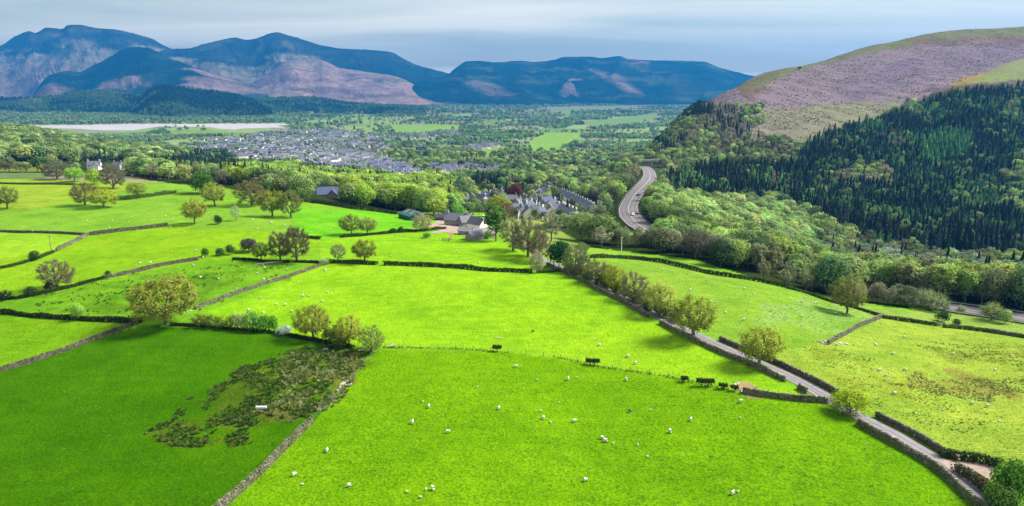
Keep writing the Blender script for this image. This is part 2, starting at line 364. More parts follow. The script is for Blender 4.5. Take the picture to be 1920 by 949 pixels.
# wear and wet ground with shapes of their own
brown = np.array(alb(172, 158, 84)); dark = np.array(alb(92, 92, 34))
def patch(poly, c, lo, hi, sx, sy, seed, amt):
    jw = (fbm(GX / 7, GY / 9, seed + 40, 3) - 0.5) * 2; k = inpoly(PX + 40 * jw, PY + 22 * jw, poly) & nearm
    a = amt * sstep(lo, hi, fbm(GX / sx, GY / sy, seed, 4)); C[k] = C[k] * (1 - a[k][:, None]) + c * a[k][:, None]
MARSH = [(270,822),(330,760),(420,715),(500,670),(560,640),(650,640),(695,662),(640,728),(590,785),(520,798),(430,820),(340,838)]
patch(MARSH, np.array(alb(112,136,34)), 0.34, 0.62, 6, 8, 90, 0.8)
patch([(540,660),(690,660),(640,730),(600,770),(470,790),(420,805),(520,740)], np.array(alb(142,140,66)), 0.36, 0.6, 4, 6, 92, 0.75)
patch([(450,800),(490,782),(560,785),(585,790),(540,800)], np.array(alb(128,118,76)), 0.3, 0.5, 4, 4, 93, 0.9)
patch([(1660,720),(1740,700),(1920,712),(2100,720),(2100,755),(1920,748),(1760,742)], brown, 0.38, 0.58, 7, 4, 95, 0.75)
patch([(1740,650),(1820,640),(2000,660),(2000,700),(1880,690),(1780,680)], np.array(alb(146,160,60)), 0.42, 0.6, 8, 4, 96, 0.7)
patch([(1500,640),(1700,690),(1760,800),(1700,800),(1540,700)], np.array(alb(166,186,60)), 0.45, 0.65, 12, 8, 97, 0.6)
patch([(1415,570),(1560,560),(1650,592),(1560,630),(1420,610)], np.array(alb(178,212,120)), 0.35, 0.6, 3, 3, 98, 0.6)
patch([(30,560),(380,500),(480,490),(560,500),(380,560),(260,596),(60,588)], np.array(alb(104,150,34)), 0.45, 0.68, 9, 7, 99, 0.7)
patch([(1368,722),(1392,716),(1415,724),(1412,733),(1380,734)], np.array(alb(196,168,120)), 0.0, 0.01, 9, 7, 100, 0.95)
C *= (0.93 + 0.14 * fbm(GX / 6, GY / 9, 55, 3))[..., None]
attr_c(me, 'col', C.reshape(-1, 3))
RG = np.full(GX.shape, 0.42); RG[inpoly(PX, PY, FIELDS[11][0])] = 0.72; RG[inpoly(PX, PY, FIELDS[13][0])] = 0.75; RG[inpoly(PX, PY, FIELDS[8][0])] = 0.5; RG[GY > 600] = 0.6; attr_f(me, 'rough', RG.ravel())
struct(add('ground', me), 'green pasture falling away to a wooded valley floor')

# ---- the lake
m, nt, b = mat('lake_water'); M['water'] = m
b.inputs['Base Color'].default_value = (0.74, 0.64, 0.66, 1); b.inputs['Roughness'].default_value = 0.16; b.inputs['Specular IOR Level'].default_value = 0.5  # pale pinkish base colour stands in for the bright sky's reflection
nn = noise(nt, 0.05, 4); bump(nt, b, nn.outputs['Fac'], 0.4, 0.5)
lx = np.array(LAKE_XY); cx_, cy_ = lx.mean(0)
k = 1.03; L2 = np.c_[cx_ + (lx[:, 0] - cx_) * k, cy_ + (lx[:, 1] - cy_) * 1.12]
me = bpy.data.meshes.new('lake'); me.from_pydata([(x, y, LAKE_Z) for x, y in L2], [], [tuple(range(len(L2)))[::-1]]); me.materials.append(m)
struct(add('lake', me), 'pale still lake lying below the wooded fells')

# ---- the fells behind
m, nt, b = mat('fellside'); M['fell'] = m
ca = N(nt, 'ShaderNodeVertexColor'); ca.layer_name = 'col'
n1 = noise(nt, 0.012, 8, 0.65); r1 = ramp(nt, n1.outputs['Fac'], [(0.3, (0.55, 0.58, 0.6)), (0.5, (1, 1, 1)), (0.72, (1.5, 1.45, 1.35))])
c = mul(nt, ca.outputs['Color'], r1.outputs[0]); nt.links.new(c, b.inputs['Base Color']); b.inputs['Roughness'].default_value = 1.0; b.inputs['Specular IOR Level'].default_value = 0.0
n2 = noise(nt, 0.02, 8, 0.7); bump(nt, b, n2.outputs['Fac'], 28, 0.6)
FOREST = np.array(alb(34, 60, 44)); PINK = np.array(alb(196, 160, 148)); OLIVE = np.array(alb(138, 142, 96)); HEATH = np.array(alb(70, 72, 60)); TAN = np.array(alb(188, 174, 140))
def fell(label, prof, yc, W, foot, p, amp, colour, seed, nx=420, ntt=70, zf=12.0):
    P = np.array(prof, float); px = np.linspace(P[0, 0], P[-1, 0], nx); mm = pslopes(P[:, 0], P[:, 1]); py = pint(P[:, 0], P[:, 1], mm, px)
    py = py + 1.2 * (fbm(px / 9, px * 0, seed, 3) - 0.5)
    u, s = ray(px, py); Yc = yc + 500 * (fbm(px / 160, px * 0 + 3, seed + 2, 3) - 0.5) * 2; zc = ZC - s * Yc
    t = np.concatenate([np.linspace(-0.5, 0, 14)[:-1], np.linspace(0, 1, ntt) ** 1.15]); Uu, T = np.meshgrid(u, t); Zc = np.tile(zc, (len(t), 1)); YC = np.tile(Yc, (len(t), 1)); PXm = np.tile(px, (len(t), 1))
    Y = YC - T * W; Tf = np.clip(T, 0, 1)
    zf_ = np.minimum(zf, zc - 4)[None, :]
    # spurs and gullies running down the slope
    wX = Uu * Y + 260 * (fbm(Uu * Y / 500, Y / 500, seed + 4, 2) - 0.5) * 2; sl_ = 0.5 * math.sin(seed)
    rid = 1 - np.abs(2 * fbm((wX + sl_ * Y) / 620, (Y - sl_ * wX) / 1100 + seed, seed + 6, 6, 0.5) - 1)
    env = (Tf ** 0.7) * (1 - Tf) * 2.6
    g = (1 - Tf) ** p
    Z = zf_ + (Zc - zf_) * np.clip(g + 1.1 * amp * env * (rid - 0.62), 0, 1.0)
    Z += 14 * env * (fbm(PXm / 6, T * 22, seed + 8, 3) - 0.5)
    Z = np.where(T < 0, Zc * (1 + 0.9 * T), Z)
    X = Uu * Y
    Z[-1] -= 30
    V = np.stack([X, Y, Z], -1).reshape(-1, 3); id_ = np.arange(V.shape[0]).reshape(len(t), nx)
    F = np.stack([id_[:-1, :-1], id_[1:, :-1], id_[1:, 1:], id_[:-1, 1:]], -1).reshape(-1, 4)
    me = mesh_np('fell', V, F, [M['fell']], smooth=True)
    qx, qy = proj(V[:, 0], V[:, 1], V[:, 2]); 
    nz = fbm(V[:, 0] / 420, V[:, 1] / 420 + V[:, 2] / 120, seed + 30, 5, 0.6)
    attr_c(me, 'col', colour(qx + 60 * (nz - 0.5), qy + 44 * (nz - 0.5), np.clip(0.5 + 1.9 * (nz - 0.5), 0, 1.2), V[:, 2]))
    FELLS[label] = (V, F); return struct(add('fell', me), label)
FELLS = {}
def blend(c0, *zones):
    def f(qx, qy, nz, z):
        Cc = np.tile(c0, (len(qx), 1)) * (0.45 + 1.1 * nz)[:, None]; g_ = sstep(0.62, 0.85, nz)[:, None]; Cc = Cc * (1 - 0.5 * g_) + 0.5 * g_ * OLIVE * 0.6
        for poly, c, a in zones:
            k = sum(inpoly(qx + 9 * math.cos(j * 2.4) * (j / 9) ** 0.5, qy + 6 * math.sin(j * 2.4) * (j / 9) ** 0.5, poly).astype(float) for j in range(10)) / 10 * a; Cc = Cc * (1 - k)[:, None] + c * (k * (0.7 + 0.6 * nz))[:, None]
        return Cc
    return f
fell('dark fell with a knobbed summit above pale combes',
     [(-260,120),(-120,104),(0,86),(27,69),(56,59),(66,62),(88,52),(116,54),(128,47),(148,46.5),(175,52),(219,56),(256,64),(287,74),(303,83),(320,91),(350,104),(400,125)],
     12400, 2800, 12, 1.25, 0.4,
     blend(HEATH, ([(-300,120),(40,95),(110,108),(140,90),(100,68),(150,72),(210,95),(300,90),(330,100),(300,140),(200,200),(-300,210)], TAN, 0.75), ([(-300,150),(60,120),(120,118),(160,140),(130,190),(-300,205)], PINK, 0.7)), 11)
fell('long dark fell rising to a pointed pike',
     [(250,118),(300,96),(320,91.5),(347,91),(391,81),(442,71),(462,75),(485,71),(502,64),(517,61),(539,66),(573,76),(607,86),(637,91),(694,94),(734,98),(758,111),(785,123),(815,131),(842,138),(880,150),(930,164)],
     11200, 2600, 12, 1.2, 0.42,
     blend(HEATH * 0.8, ([(330,108),(400,122),(470,128),(560,110),(600,112),(610,128),(560,180),(380,190),(340,150)], TAN, 0.7), ([(525,72),(545,85),(560,100),(540,92)], TAN, 0.6), ([(620,120),(900,120),(930,200),(620,200)], FOREST, 0.7)), 23)
fell('forested fell closing the valley beyond the flat moss',
     [(800,160),(842,138),(856,126),(876,115),(900,114),(927,117),(977,114),(997,116),(1041,112),(1058,107),(1105,106),(1129,109),(1159,105),(1180,111),(1213,113),(1280,114),(1320,116),(1347,126),(1381,135),(1408,142),(1460,150),(1560,160),(1700,168)],
     10600, 2300, 10, 1.05, 0.4,
     blend(FOREST * 0.9, ([(1105,128),(1130,138),(1165,150),(1200,172),(1180,175),(1140,150)], PINK, 0.75), ([(1165,108),(1180,113),(1225,114),(1210,120),(1195,128),(1180,122)], PINK, 0.7), ([(1260,140),(1330,150),(1340,180),(1260,185)], HEATH, 0.6)), 37)
fell('steep dark wooded fell standing in front of the combe',
     [(60,182),(74,160),(91,142),(128,133),(148,135),(169,126),(209,105),(229,93),(250,88),(276,89),(293,96),(310,106),(337,115),(364,126),(388,135),(438,148),(489,165),(540,182)],
     8900, 1500, 10, 1.1, 0.3,
     blend(FOREST, ([(180,165),(215,150),(262,150),(285,158),(240,172),(190,176)], PINK, 0.8), ([(350,135),(400,138),(440,150),(520,178),(420,182),(330,165)], PINK, 0.7), ([(40,170),(90,155),(130,168),(160,180),(60,190)], PINK, 0.7)), 41)
fell('rounded bracken fell with a pink flank',
     [(380,186),(420,162),(460,150),(500,138),(553,112),(600,113),(640,128),(690,135),(730,141),(758,149),(785,164),(820,177),(860,186),(900,192)],
     9700, 1900, 10, 1.25, 0.2,
     blend(PINK, ([(545,108),(600,108),(606,126),(575,128)], TAN, 0.5), ([(690,140),(750,148),(755,160),(700,156)], OLIVE, 0.7)), 53)
fell('low dark green ridge of forest at the valley mouth',
     [(755,190),(775,160),(800,147),(840,144),(880,148),(930,158),(980,166),(1040,178),(1090,188)],
     9100, 900, 10, 0.8, 0.3, blend(FOREST * 1.1, ([(880,156),(930,156),(935,166),(880,164)], PINK, 0.5), ([(900,166),(960,168),(960,178),(905,176)], PINK, 0.45)), 59, 260, 50)
fell('small round hill with a pinkish face in front of the forested fell',
     [(1030,190),(1045,168),(1060,152),(1076,147),(1100,153),(1129,168),(1150,188)],
     8900, 700, 10, 0.8, 0.15, blend(PINK * 0.5 + FOREST * 0.5, ([(1030,175),(1150,175),(1150,190),(1030,190)], FOREST, 0.6)), 61, 140, 40)
fell('small dark wooded hill above the lake',
     [(245,198),(270,176),(293,162),(324,161),(354,166),(405,172),(448,180),(480,190),(510,200)],
     5400, 900, 14, 1.15, 0.25, blend(FOREST * 1.5, ([(270,186),(330,184),(330,194),(280,196)], OLIVE, 0.6)), 67, 220, 50, 16.0)
fell('low wooded rise beyond the lake shore',
     [(-260,176),(-60,176),(20,184),(90,181),(150,172),(215,170),(250,178),(330,190),(430,190),(520,184),(580,182),(640,190),(720,197),(800,200)],
     6000, 900, 14, 0.8, 0.2, blend(FOREST * 1.6, ([(150,176),(230,174),(260,182),(170,186)], OLIVE, 0.5), ([(30,184),(80,182),(85,196),(35,198)], OLIVE * 1.3, 0.8)), 71, 300, 40, 17.0)

# ---- haze: one closed box of pale air round everything
bm = bmesh.new(); bmesh.ops.create_cube(bm, size=1.0)
me = bpy.data.meshes.new('haze'); bm.to_mesh(me); bm.free()
hz = add('haze', me, loc=(0, 6990, 505), scale=(44000, 15400, 1030)); hz['kind'] = 'stuff'; hz['label'] = 'thin blue haze filling the valley air'
hm = bpy.data.materials.new('haze_air'); hm.use_nodes = True; nt = hm.node_tree
for n in list(nt.nodes): nt.nodes.remove(n)
ho = nt.nodes.new('ShaderNodeOutputMaterial'); pv = nt.nodes.new('ShaderNodeVolumePrincipled')
pv.inputs['Color'].default_value = (0.02, 0.225, 0.60, 1); pv.inputs['Density'].default_value = 0.000084; pv.inputs['Anisotropy'].default_value = 0.2
nt.links.new(pv.outputs[0], ho.inputs['Volume']); me.materials.append(hm)
hm.cycles.homogeneous_volume = True
# ================================================================== TREES: meshes
def leafmat(name, trans=0.35):
    m, nt, b = mat(name)
    a = N(nt, 'ShaderNodeAttribute'); a.attribute_type = 'INSTANCER'; a.attribute_name = 'tint'
    v = N(nt, 'ShaderNodeAttribute'); v.attribute_name = 'var'
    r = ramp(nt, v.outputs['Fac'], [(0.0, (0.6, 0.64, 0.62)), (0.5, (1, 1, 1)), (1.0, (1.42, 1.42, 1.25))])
    oi = N(nt, 'ShaderNodeObjectInfo'); r2 = ramp(nt, oi.outputs['Random'], [(0.0, (0.8, 0.84, 0.8)), (1.0, (1.18, 1.14, 1.1))])
    c = mul(nt, mul(nt, a.outputs['Color'], r.outputs[0]), r2.outputs[0])
    nt.links.new(c, b.inputs['Base Color']); b.inputs['Roughness'].default_value = 0.75; b.inputs['Specular IOR Level'].default_value = 0.15
    t = N(nt, 'ShaderNodeBsdfTranslucent'); nt.links.new(c, t.inputs['Color'])
    mx_ = N(nt, 'ShaderNodeMixShader'); mx_.inputs[0].default_value = trans
    nt.links.new(b.outputs[0], mx_.inputs[1]); nt.links.new(t.outputs[0], mx_.inputs[2]); nt.links.new(mx_.outputs[0], nt.nodes['Material Output'].inputs['Surface'])
    return m
M['leaf'] = leafmat('leaves', 0.45); M['needle'] = leafmat('needles', 0.2)
M['bark'] = plain('bark', (0.12, 0.105, 0.082), 0.9, 0.45, 3.0)

def quads(P, Nn, size, r, aspect=1.0, dirs=None):
    """leaf quads at P facing Nn, size per quad"""
    n = len(P); Nn = Nn / (np.linalg.norm(Nn, axis=1, keepdims=True) + 1e-9)
    a = r.normal(size=(n, 3)) if dirs is None else dirs
    t = np.cross(Nn, a); t /= (np.linalg.norm(t, axis=1, keepdims=True) + 1e-9); bb = np.cross(Nn, t)
    s = np.asarray(size).reshape(-1, 1) * np.ones((n, 1)); t = t * s * 0.5; bb = bb * s * 0.5 * aspect
    V = np.stack([P - t - bb * 0.6, P + t * 0.7 - bb, P + t + bb * 0.7, P - t * 0.6 + bb], 1).reshape(-1, 3)
    return V, np.arange(4 * n).reshape(n, 4)

def skeleton(r, H, trunk, env, na, step, lean=(0, 0), di=1e9, dk=None, iters=90, bias=0.25):
    """space colonisation: limbs grow towards points spread through the crown"""
    A = env(r, na); nodes = []; par = []
    z = 0.0; p = np.zeros(3)
    nodes.append(p.copy()); par.append(-1)
    while z < trunk:
        z += step; nodes.append(np.array([lean[0] * z + r.normal() * 0.03, lean[1] * z + r.normal() * 0.03, min(z, trunk)])); par.append(len(nodes) - 2)
    dk = dk or step * 1.6
    for it in range(iters):
        NA = np.array(nodes); d = np.linalg.norm(A[:, None] - NA[None], axis=2); j = d.argmin(1); dm = d[np.arange(len(A)), j]
        live = dm < di
        if not live.any(): break
        newp = []; 
        for n_ in np.unique(j[live]):
            k = (j == n_) & live; v = (A[k] - NA[n_]); v = (v / np.linalg.norm(v, axis=1, keepdims=True)).sum(0); l = np.linalg.norm(v)
            if l < 1e-3: continue
            v = v / l + r.normal(size=3) * 0.16 + np.array([0, 0, bias * 0.3]); v /= np.linalg.norm(v)
            newp.append((n_, NA[n_] + v * step))
        if not newp: break
        for n_, q in newp: nodes.append(q); par.append(n_)
        NA = np.array(nodes); d = np.linalg.norm(A[:, None] - NA[None], axis=2).min(1); A = A[d > dk]
        if len(A) == 0: break
    NA = np.array(nodes); par = np.array(par); cnt = np.zeros(len(NA)); kids = np.bincount(par[par >= 0], minlength=len(NA)); cnt[kids == 0] = 1
    for i in range(len(NA) - 1, 0, -1): cnt[par[i]] += cnt[i]
    return NA, par, cnt, kids
def tubes(NA, par, rad, sides=5, minr=0.0):
    e = np.where((par >= 0) & (rad >= minr))[0]; a = NA[par[e]]; b_ = NA[e]; ra = np.minimum(rad[par[e]], rad[e] * 1.35); rb = rad[e]
    d = b_ - a; d /= (np.linalg.norm(d, axis=1, keepdims=True) + 1e-9); ref = np.where(np.abs(d[:, 2:3]) > 0.9, [[1.0, 0, 0]], [[0, 0, 1.0]])
    t = np.cross(d, ref); t /= np.linalg.norm(t, axis=1, keepdims=True); q = np.cross(d, t); V = []; n = len(e)
    for k in range(sides):
        an = 2 * math.pi * k / sides; o = t * math.cos(an) + q * math.sin(an); V.append(a + o * ra[:, None]); V.append(b_ + o * rb[:, None])
    V = np.stack(V, 1).reshape(-1, 3); base = (np.arange(n) * 2 * sides)[:, None]; F = []
    for k in range(sides):
        k2 = (k + 1) % sides; F.append(np.concatenate([base + 2 * k, base + 2 * k2, base + 2 * k2 + 1, base + 2 * k + 1], 1))
    return V, np.concatenate(F)
def env_dome(cx, cz, rx, rz, low=0.0, shell=0.55, lobes=0):
    def f(r, n):
        v = r.normal(size=(n * 3, 3)); v /= np.linalg.norm(v, axis=1, keepdims=True); q = v * (shell + (1 - shell) * r.random((n * 3, 1)) ** 0.5)
        lump = 0.82 + 0.36 * vnoise(np.arctan2(v[:, 1], v[:, 0]) * 1.6 + 10 + lobes, v[:, 2] * 2.2 + lobes, 3 + lobes)[:, None]
        q = q * lump; P = q * np.array([rx, rx, rz]) + np.array([cx, 0, cz]); P = P[q[:, 2] > low - 1]
        return P[:n]
    return f
def broad(seed, H=12, W=14, trunk=2.2, cz=None, rz=None, na=260, step=0.55, leaves=2600, ls=0.36, spread=0.5, low=0.35, thick=0.055, twigs=0, tw=0.05, shell=0.5, lean=(0, 0), up=0.55, sides=5):
    r = np.random.default_rng(seed); cz = cz or (H + trunk) / 2 ; rz = rz or (H - trunk) / 2 * 1.05
    env = env_dome(lean[0] * H, cz, W / 2, rz, low, shell, seed % 13)
    NA, par, cnt, kids = skeleton(r, H, trunk, env, na, step, lean)
    rad = thick * cnt ** 0.42; rad[0] = max(rad[0], rad[1] * 1.5) if len(rad) > 1 else rad[0]
    TV, TF = tubes(NA, par, rad, sides)
    tip = np.where(cnt <= 3)[0]; tip = tip[NA[tip, 2] > trunk * 0.9]
    cen = np.array([lean[0] * H, 0, cz - rz * 0.35])
    out = {}
    if twigs:
        k = r.choice(tip, twigs); d = NA[k] - cen; d /= np.linalg.norm(d, axis=1, keepdims=True); d = d + r.normal(size=d.shape) * 0.55 + [0, 0, 0.35]; d /= np.linalg.norm(d, axis=1, keepdims=True)
        L = (0.7 + 0.9 * r.random((twigs, 1))); n_ = np.cross(d, r.normal(size=d.shape)); n_ /= np.linalg.norm(n_, axis=1, keepdims=True); a = NA[k]; e = a + d * L
        wv = n_ * tw * 0.5; V2 = np.stack([a - wv, a + wv, e + wv * 0.4, e - wv * 0.4], 1).reshape(-1, 3); F2 = np.arange(4 * twigs).reshape(-1, 4)
        out['twigs'] = (V2, F2)
    if leaves:
        k = r.choice(tip, leaves); off = r.normal(size=(leaves, 3)) * spread; P = NA[k] + off
        o = P - cen; o /= (np.linalg.norm(o, axis=1, keepdims=True) + 1e-6); nn_ = o * 0.7 + np.array([0, 0, up]) + r.normal(size=o.shape) * 0.45
        V2, F2 = quads(P, nn_, ls * (0.6 + 0.8 * r.random(leaves)), r)
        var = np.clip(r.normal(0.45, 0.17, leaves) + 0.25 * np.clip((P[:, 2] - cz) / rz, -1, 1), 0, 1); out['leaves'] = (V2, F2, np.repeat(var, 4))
    return (TV, TF), out
def dense_clumps(seed, H, W, trunk, nl=16, per=26, ls=0.9, rz=None, lump=0.34, conical=0.0):
    """a full crown: leaf tufts over many lobes"""
    r = np.random.default_rng(seed); cz = (H + trunk) / 2; rz = (H - trunk) / 2
    v = r.normal(size=(nl, 3)); v[:, 2] = np.abs(v[:, 2]) * 1.25 - 0.62; v /= np.linalg.norm(v, axis=1, keepdims=True)
    C0 = v * np.array([W / 2, W / 2, rz]) * (0.62 + 0.12 * r.random((nl, 1))) + [0, 0, cz]; C0[0] = (0, 0, cz + rz * 0.45)
    Rl = lump * W * (0.75 + 0.5 * r.random(nl)); P = []; Nn = []; vr = []
    for c0, rl in zip(C0, Rl):
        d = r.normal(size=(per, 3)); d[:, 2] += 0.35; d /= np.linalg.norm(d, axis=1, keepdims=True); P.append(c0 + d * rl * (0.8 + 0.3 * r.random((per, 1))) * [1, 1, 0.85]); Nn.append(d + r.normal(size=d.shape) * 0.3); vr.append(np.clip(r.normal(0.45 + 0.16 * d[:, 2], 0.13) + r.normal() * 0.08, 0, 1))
    P = np.concatenate(P); Nn = np.concatenate(Nn); vr = np.concatenate(vr); k = P[:, 2] > trunk * 0.5; P, Nn, vr = P[k], Nn[k], vr[k]
    V2, F2 = quads(P, Nn, ls * (0.65 + 0.7 * r.random(len(P))), r)
    NA = np.array([[0, 0, 0], [0.05 * W * r.normal() * .3, 0, trunk * 0.6], [0, 0, trunk], [0.1 * W, 0.05 * W, cz], [-0.12 * W, 0.04 * W, cz + 0.1 * rz], [0.02 * W, -0.12 * W, cz], [0, 0, cz + rz * 0.4]]); par = np.array([-1, 0, 1, 2, 2, 2, 2]); rad = np.array([0.038, 0.03, 0.026, 0.012, 0.012, 0.012, 0.012]) * H
    return tubes(NA, par, rad, 5), {'leaves': (V2, F2, np.repeat(vr, 4))}
def conifer(seed, H=18, W=4.6, levels=12, arms=7, bare=0.07):
    """tiers of ragged drooping skirts round a stem"""
    r = np.random.default_rng(seed); V = []; F = []; vr = []
    for i in range(levels):
        t = i / (levels - 1); z = H * (bare + (0.97 - bare) * t ** 0.92); rad = W / 2 * ((1 - t) ** 0.8 * (0.86 + 0.28 * r.random()) + 0.05); m_ = 2 * max(4, int(round(arms * (1 - 0.4 * t)))); a0 = r.random() * 6.28; ht = H / levels * 1.9; b0 = len(V)
        V.append((r.normal() * 0.03, r.normal() * 0.03, min(z + ht, H * 1.05))); vr.append(0.25)
        for k in range(m_):
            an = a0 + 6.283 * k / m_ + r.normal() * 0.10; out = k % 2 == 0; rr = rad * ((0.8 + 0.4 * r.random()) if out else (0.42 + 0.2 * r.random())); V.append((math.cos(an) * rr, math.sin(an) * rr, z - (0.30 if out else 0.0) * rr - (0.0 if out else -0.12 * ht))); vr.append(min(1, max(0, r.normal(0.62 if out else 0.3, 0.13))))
        for k in range(m_): F.append((b0, b0 + 1 + k, b0 + 1 + (k + 1) % m_))
    NA = np.array([[0, 0, 0], [0, 0, H * 0.35], [0, 0, H * 0.97]]); T = tubes(NA, np.array([-1, 0, 1]), np.array([0.013, 0.009, 0.003]) * H, 5)
    return T, {'leaves': (np.array(V), np.array(F), np.array(vr))}

PARTS = {}      # kind -> list of (trunk mesh, crown mesh, nominal height, nominal width)
def measure(V): return float(np.percentile(V[:, 2], 99.5)), float(np.percentile(np.abs(V[:, :2]), 98.5) * 2)
def reg(kind, T, out, leafm='leaf'):
    tm = mesh_np(kind + '_trunk', T[0], T[1], [M['bark']], smooth=True)
    V = []; F = []; var = []; n = 0
    for key in ('leaves', 'twigs'):
        if key in out:
            v, f = out[key][:2]; V.append(v); F.append(f + n); n += len(v); var.append(out[key][2] if key == 'leaves' else np.full(len(v), 0.3))
    V = np.concatenate(V); F = np.concatenate(F)
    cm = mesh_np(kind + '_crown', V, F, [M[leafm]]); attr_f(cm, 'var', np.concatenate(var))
    h, w_ = measure(V); PARTS.setdefault(kind, []).append((tm, cm, h, w_))
# open spring oaks with limbs showing, bare twiggy trees, full crowns, tall belt trees, bushes, conifers
reg('oak', *broad(101, 12.5, 16, 2.0, na=460, step=0.5, leaves=8500, ls=0.30, spread=0.42, low=0.25, twigs=900, tw=0.06, thick=0.06))
for sd_ in (102, 103, 104): reg('oak', *broad(sd_, 11.5, 11.5, 1.7, na=320, step=0.5, leaves=5200, ls=0.30, spread=0.42, low=0.3, twigs=700, tw=0.06))
for sd_ in (111, 112, 113): reg('bare', *broad(sd_, 12, 10.5, 1.5, na=360, step=0.5, leaves=1500, ls=0.24, spread=0.4, low=0.12, twigs=4600, tw=0.075, thick=0.06, shell=0.35))
for sd_ in (121, 122, 123): reg('round', *dense_clumps(sd_, 11, 10.5, 1.6, nl=30, per=85, ls=0.62))
for sd_ in (131, 132, 133): reg('tall', *broad(sd_, 14, 6.5, 3.6, na=170, step=0.6, leaves=1500, ls=0.46, spread=0.5, low=0.05, thick=0.05, shell=0.3, twigs=350, tw=0.06))
for sd_ in (141, 142): reg('tallbare', *broad(sd_, 13, 6, 3.0, na=190, step=0.6, leaves=260, ls=0.34, spread=0.5, low=0.05, thick=0.05, shell=0.3, twigs=1500, tw=0.085))
for sd_ in (151, 152, 153): reg('bush', *dense_clumps(sd_, 3.4, 4.4, 0.25, nl=14, per=60, ls=0.34, lump=0.32))
for sd_ in (154, 155): reg('thorn', *broad(sd_, 3.6, 4.2, 0.5, na=120, step=0.25, leaves=900, ls=0.2, spread=0.22, low=0.1, thick=0.03, shell=0.2, twigs=700, tw=0.05))
for sd_ in (161, 162, 163, 164): reg('conifer', *conifer(sd_, 18, 5.4 + 0.5 * (sd_ % 3), 17, 8), leafm='needle')
reg('pine', *broad(171, 11, 8, 6.0, cz=8.6, rz=2.6, na=120, step=0.5, leaves=1500, ls=0.4, spread=0.4, low=0.5, lean=(0.12, 0), thick=0.06), leafm='needle')
# lighter meshes for the woods farther off
for sd_ in (181, 182, 183, 184): reg('wood', *dense_clumps(sd_, 12, 9.5, 2.4, nl=17, per=42, ls=0.85, lump=0.30))
for sd_ in (185, 186): reg('woodbare', *broad(sd_, 12, 9, 3.0, na=90, step=0.9, leaves=320, ls=0.6, spread=0.6, low=0.2, thick=0.09, twigs=650, tw=0.14, shell=0.3))
for sd_ in (187, 188, 189): reg('spruce', *conifer(sd_, 18, 5.6, 12, 6), leafm='needle')
for sd_ in (191, 192, 193): reg('far', *dense_clumps(sd_, 11, 11, 1.0, nl=9, per=20, ls=1.6, lump=0.32))
# ================================================================== ROADS
M['asphalt'] = plain('asphalt', alb(176, 168, 178), 0.9, 0.16, 0.8)
M['mainroad'] = plain('main_road_asphalt', alb(140, 132, 136), 0.9, 0.10, 0.15)
M['paint'] = plain('road_paint', (0.30, 0.30, 0.29), 0.7, 0.12, 1.0)
M['gravel'] = plain('gravel', alb(206, 182, 168), 0.95, 0.2, 1.5)
M['mud'] = plain('bare_earth', alb(188, 160, 112), 0.95, 0.2, 0.8)
M['steel'] = plain('galvanised_steel', (0.34, 0.35, 0.36), 0.5, 0.15, 3.0, metal=0.3)
def normals(P):
    t = np.gradient(P, axis=0); t /= np.linalg.norm(t, axis=1, keepdims=True); return np.stack([t[:, 1], -t[:, 0]], -1), t     # to the right of travel
def ribbon(name, P, off0, off1, lift, m_, parent=None, cross=3, wob=0.0):
    n, _ = normals(P); k = np.linspace(0, 1, cross); V = []
    o0 = off0 + wob * (fbm(np.arange(len(P)) * 0.5, np.zeros(len(P)), 5, 2) - 0.5); o1 = off1 + wob * (fbm(np.arange(len(P)) * 0.5, np.zeros(len(P)) + 9, 6, 2) - 0.5)
    for a in k:
        Q = P + n * (o0 + (o1 - o0) * a)[:, None] if isinstance(o0, np.ndarray) else P + n * (o0 + (o1 - o0) * a)
        V.append(np.c_[Q, height(Q[:, 0], Q[:, 1]) + lift])
    V = np.stack(V, 1); L = len(P); id_ = np.arange(L * cross).reshape(L, cross)
    F = np.stack([id_[:-1, :-1], id_[:-1, 1:], id_[1:, 1:], id_[1:, :-1]], -1).reshape(-1, 4)
    return add(name, mesh_np(name, V.reshape(-1, 3), F, [m_], smooth=True), parent)
def dashes(name, P, off, w_, lift, on, gap, m_, parent):
    n, t = normals(P); s = np.r_[0, np.cumsum(np.hypot(*np.diff(P, axis=0).T))]; V = []; F = []
    a = 0.0
    while a + on < s[-1]:
        q = np.array([a, a + on]); X = np.interp(q, s, P[:, 0]); Y = np.interp(q, s, P[:, 1]); nx = np.interp(q, s, n[:, 0]); ny = np.interp(q, s, n[:, 1]); b0 = len(V)
        for i, o in ((0, off), (0, off + w_), (1, off + w_), (1, off)):
            x, y = X[i] + nx[i] * o, Y[i] + ny[i] * o; V.append((x, y, gz(x, y) + lift))
        F.append((b0, b0 + 1, b0 + 2, b0 + 3)); a += on + gap
    if V: o = add(name, mesh_np(name, np.array(V), np.array(F), [m_]), parent); o['kind'] = 'stuff'; return o
# the walled lane
LANE_PX = [(1935,1000),(1872,949),(1800,890),(1705,832),(1640,797),(1600,775),(1548,744),(1470,702),(1390,667),(1310,631),(1240,597),(1185,567),(1135,543),(1085,517),(1045,499),(1012,484)]
LANE = dens(ground(LANE_PX), 2.0)
ln = struct(ribbon('lane', LANE, -1.9, 1.9, 0.10, M['asphalt'], cross=5, wob=0.5), 'narrow grey lane running between stone walls')
# dark seams along the wheel tracks
M['seam'] = plain('worn_tarmac', alb(138, 130, 140), 0.9, 0.2, 0.6)
ribbon('worn_strip', LANE[:150], 0.2, 0.45, 0.115, M['seam'], ln, 2, wob=0.3); ribbon('worn_strip', LANE[:150], -0.9, -0.7, 0.115, M['seam'], ln, 2, wob=0.3)
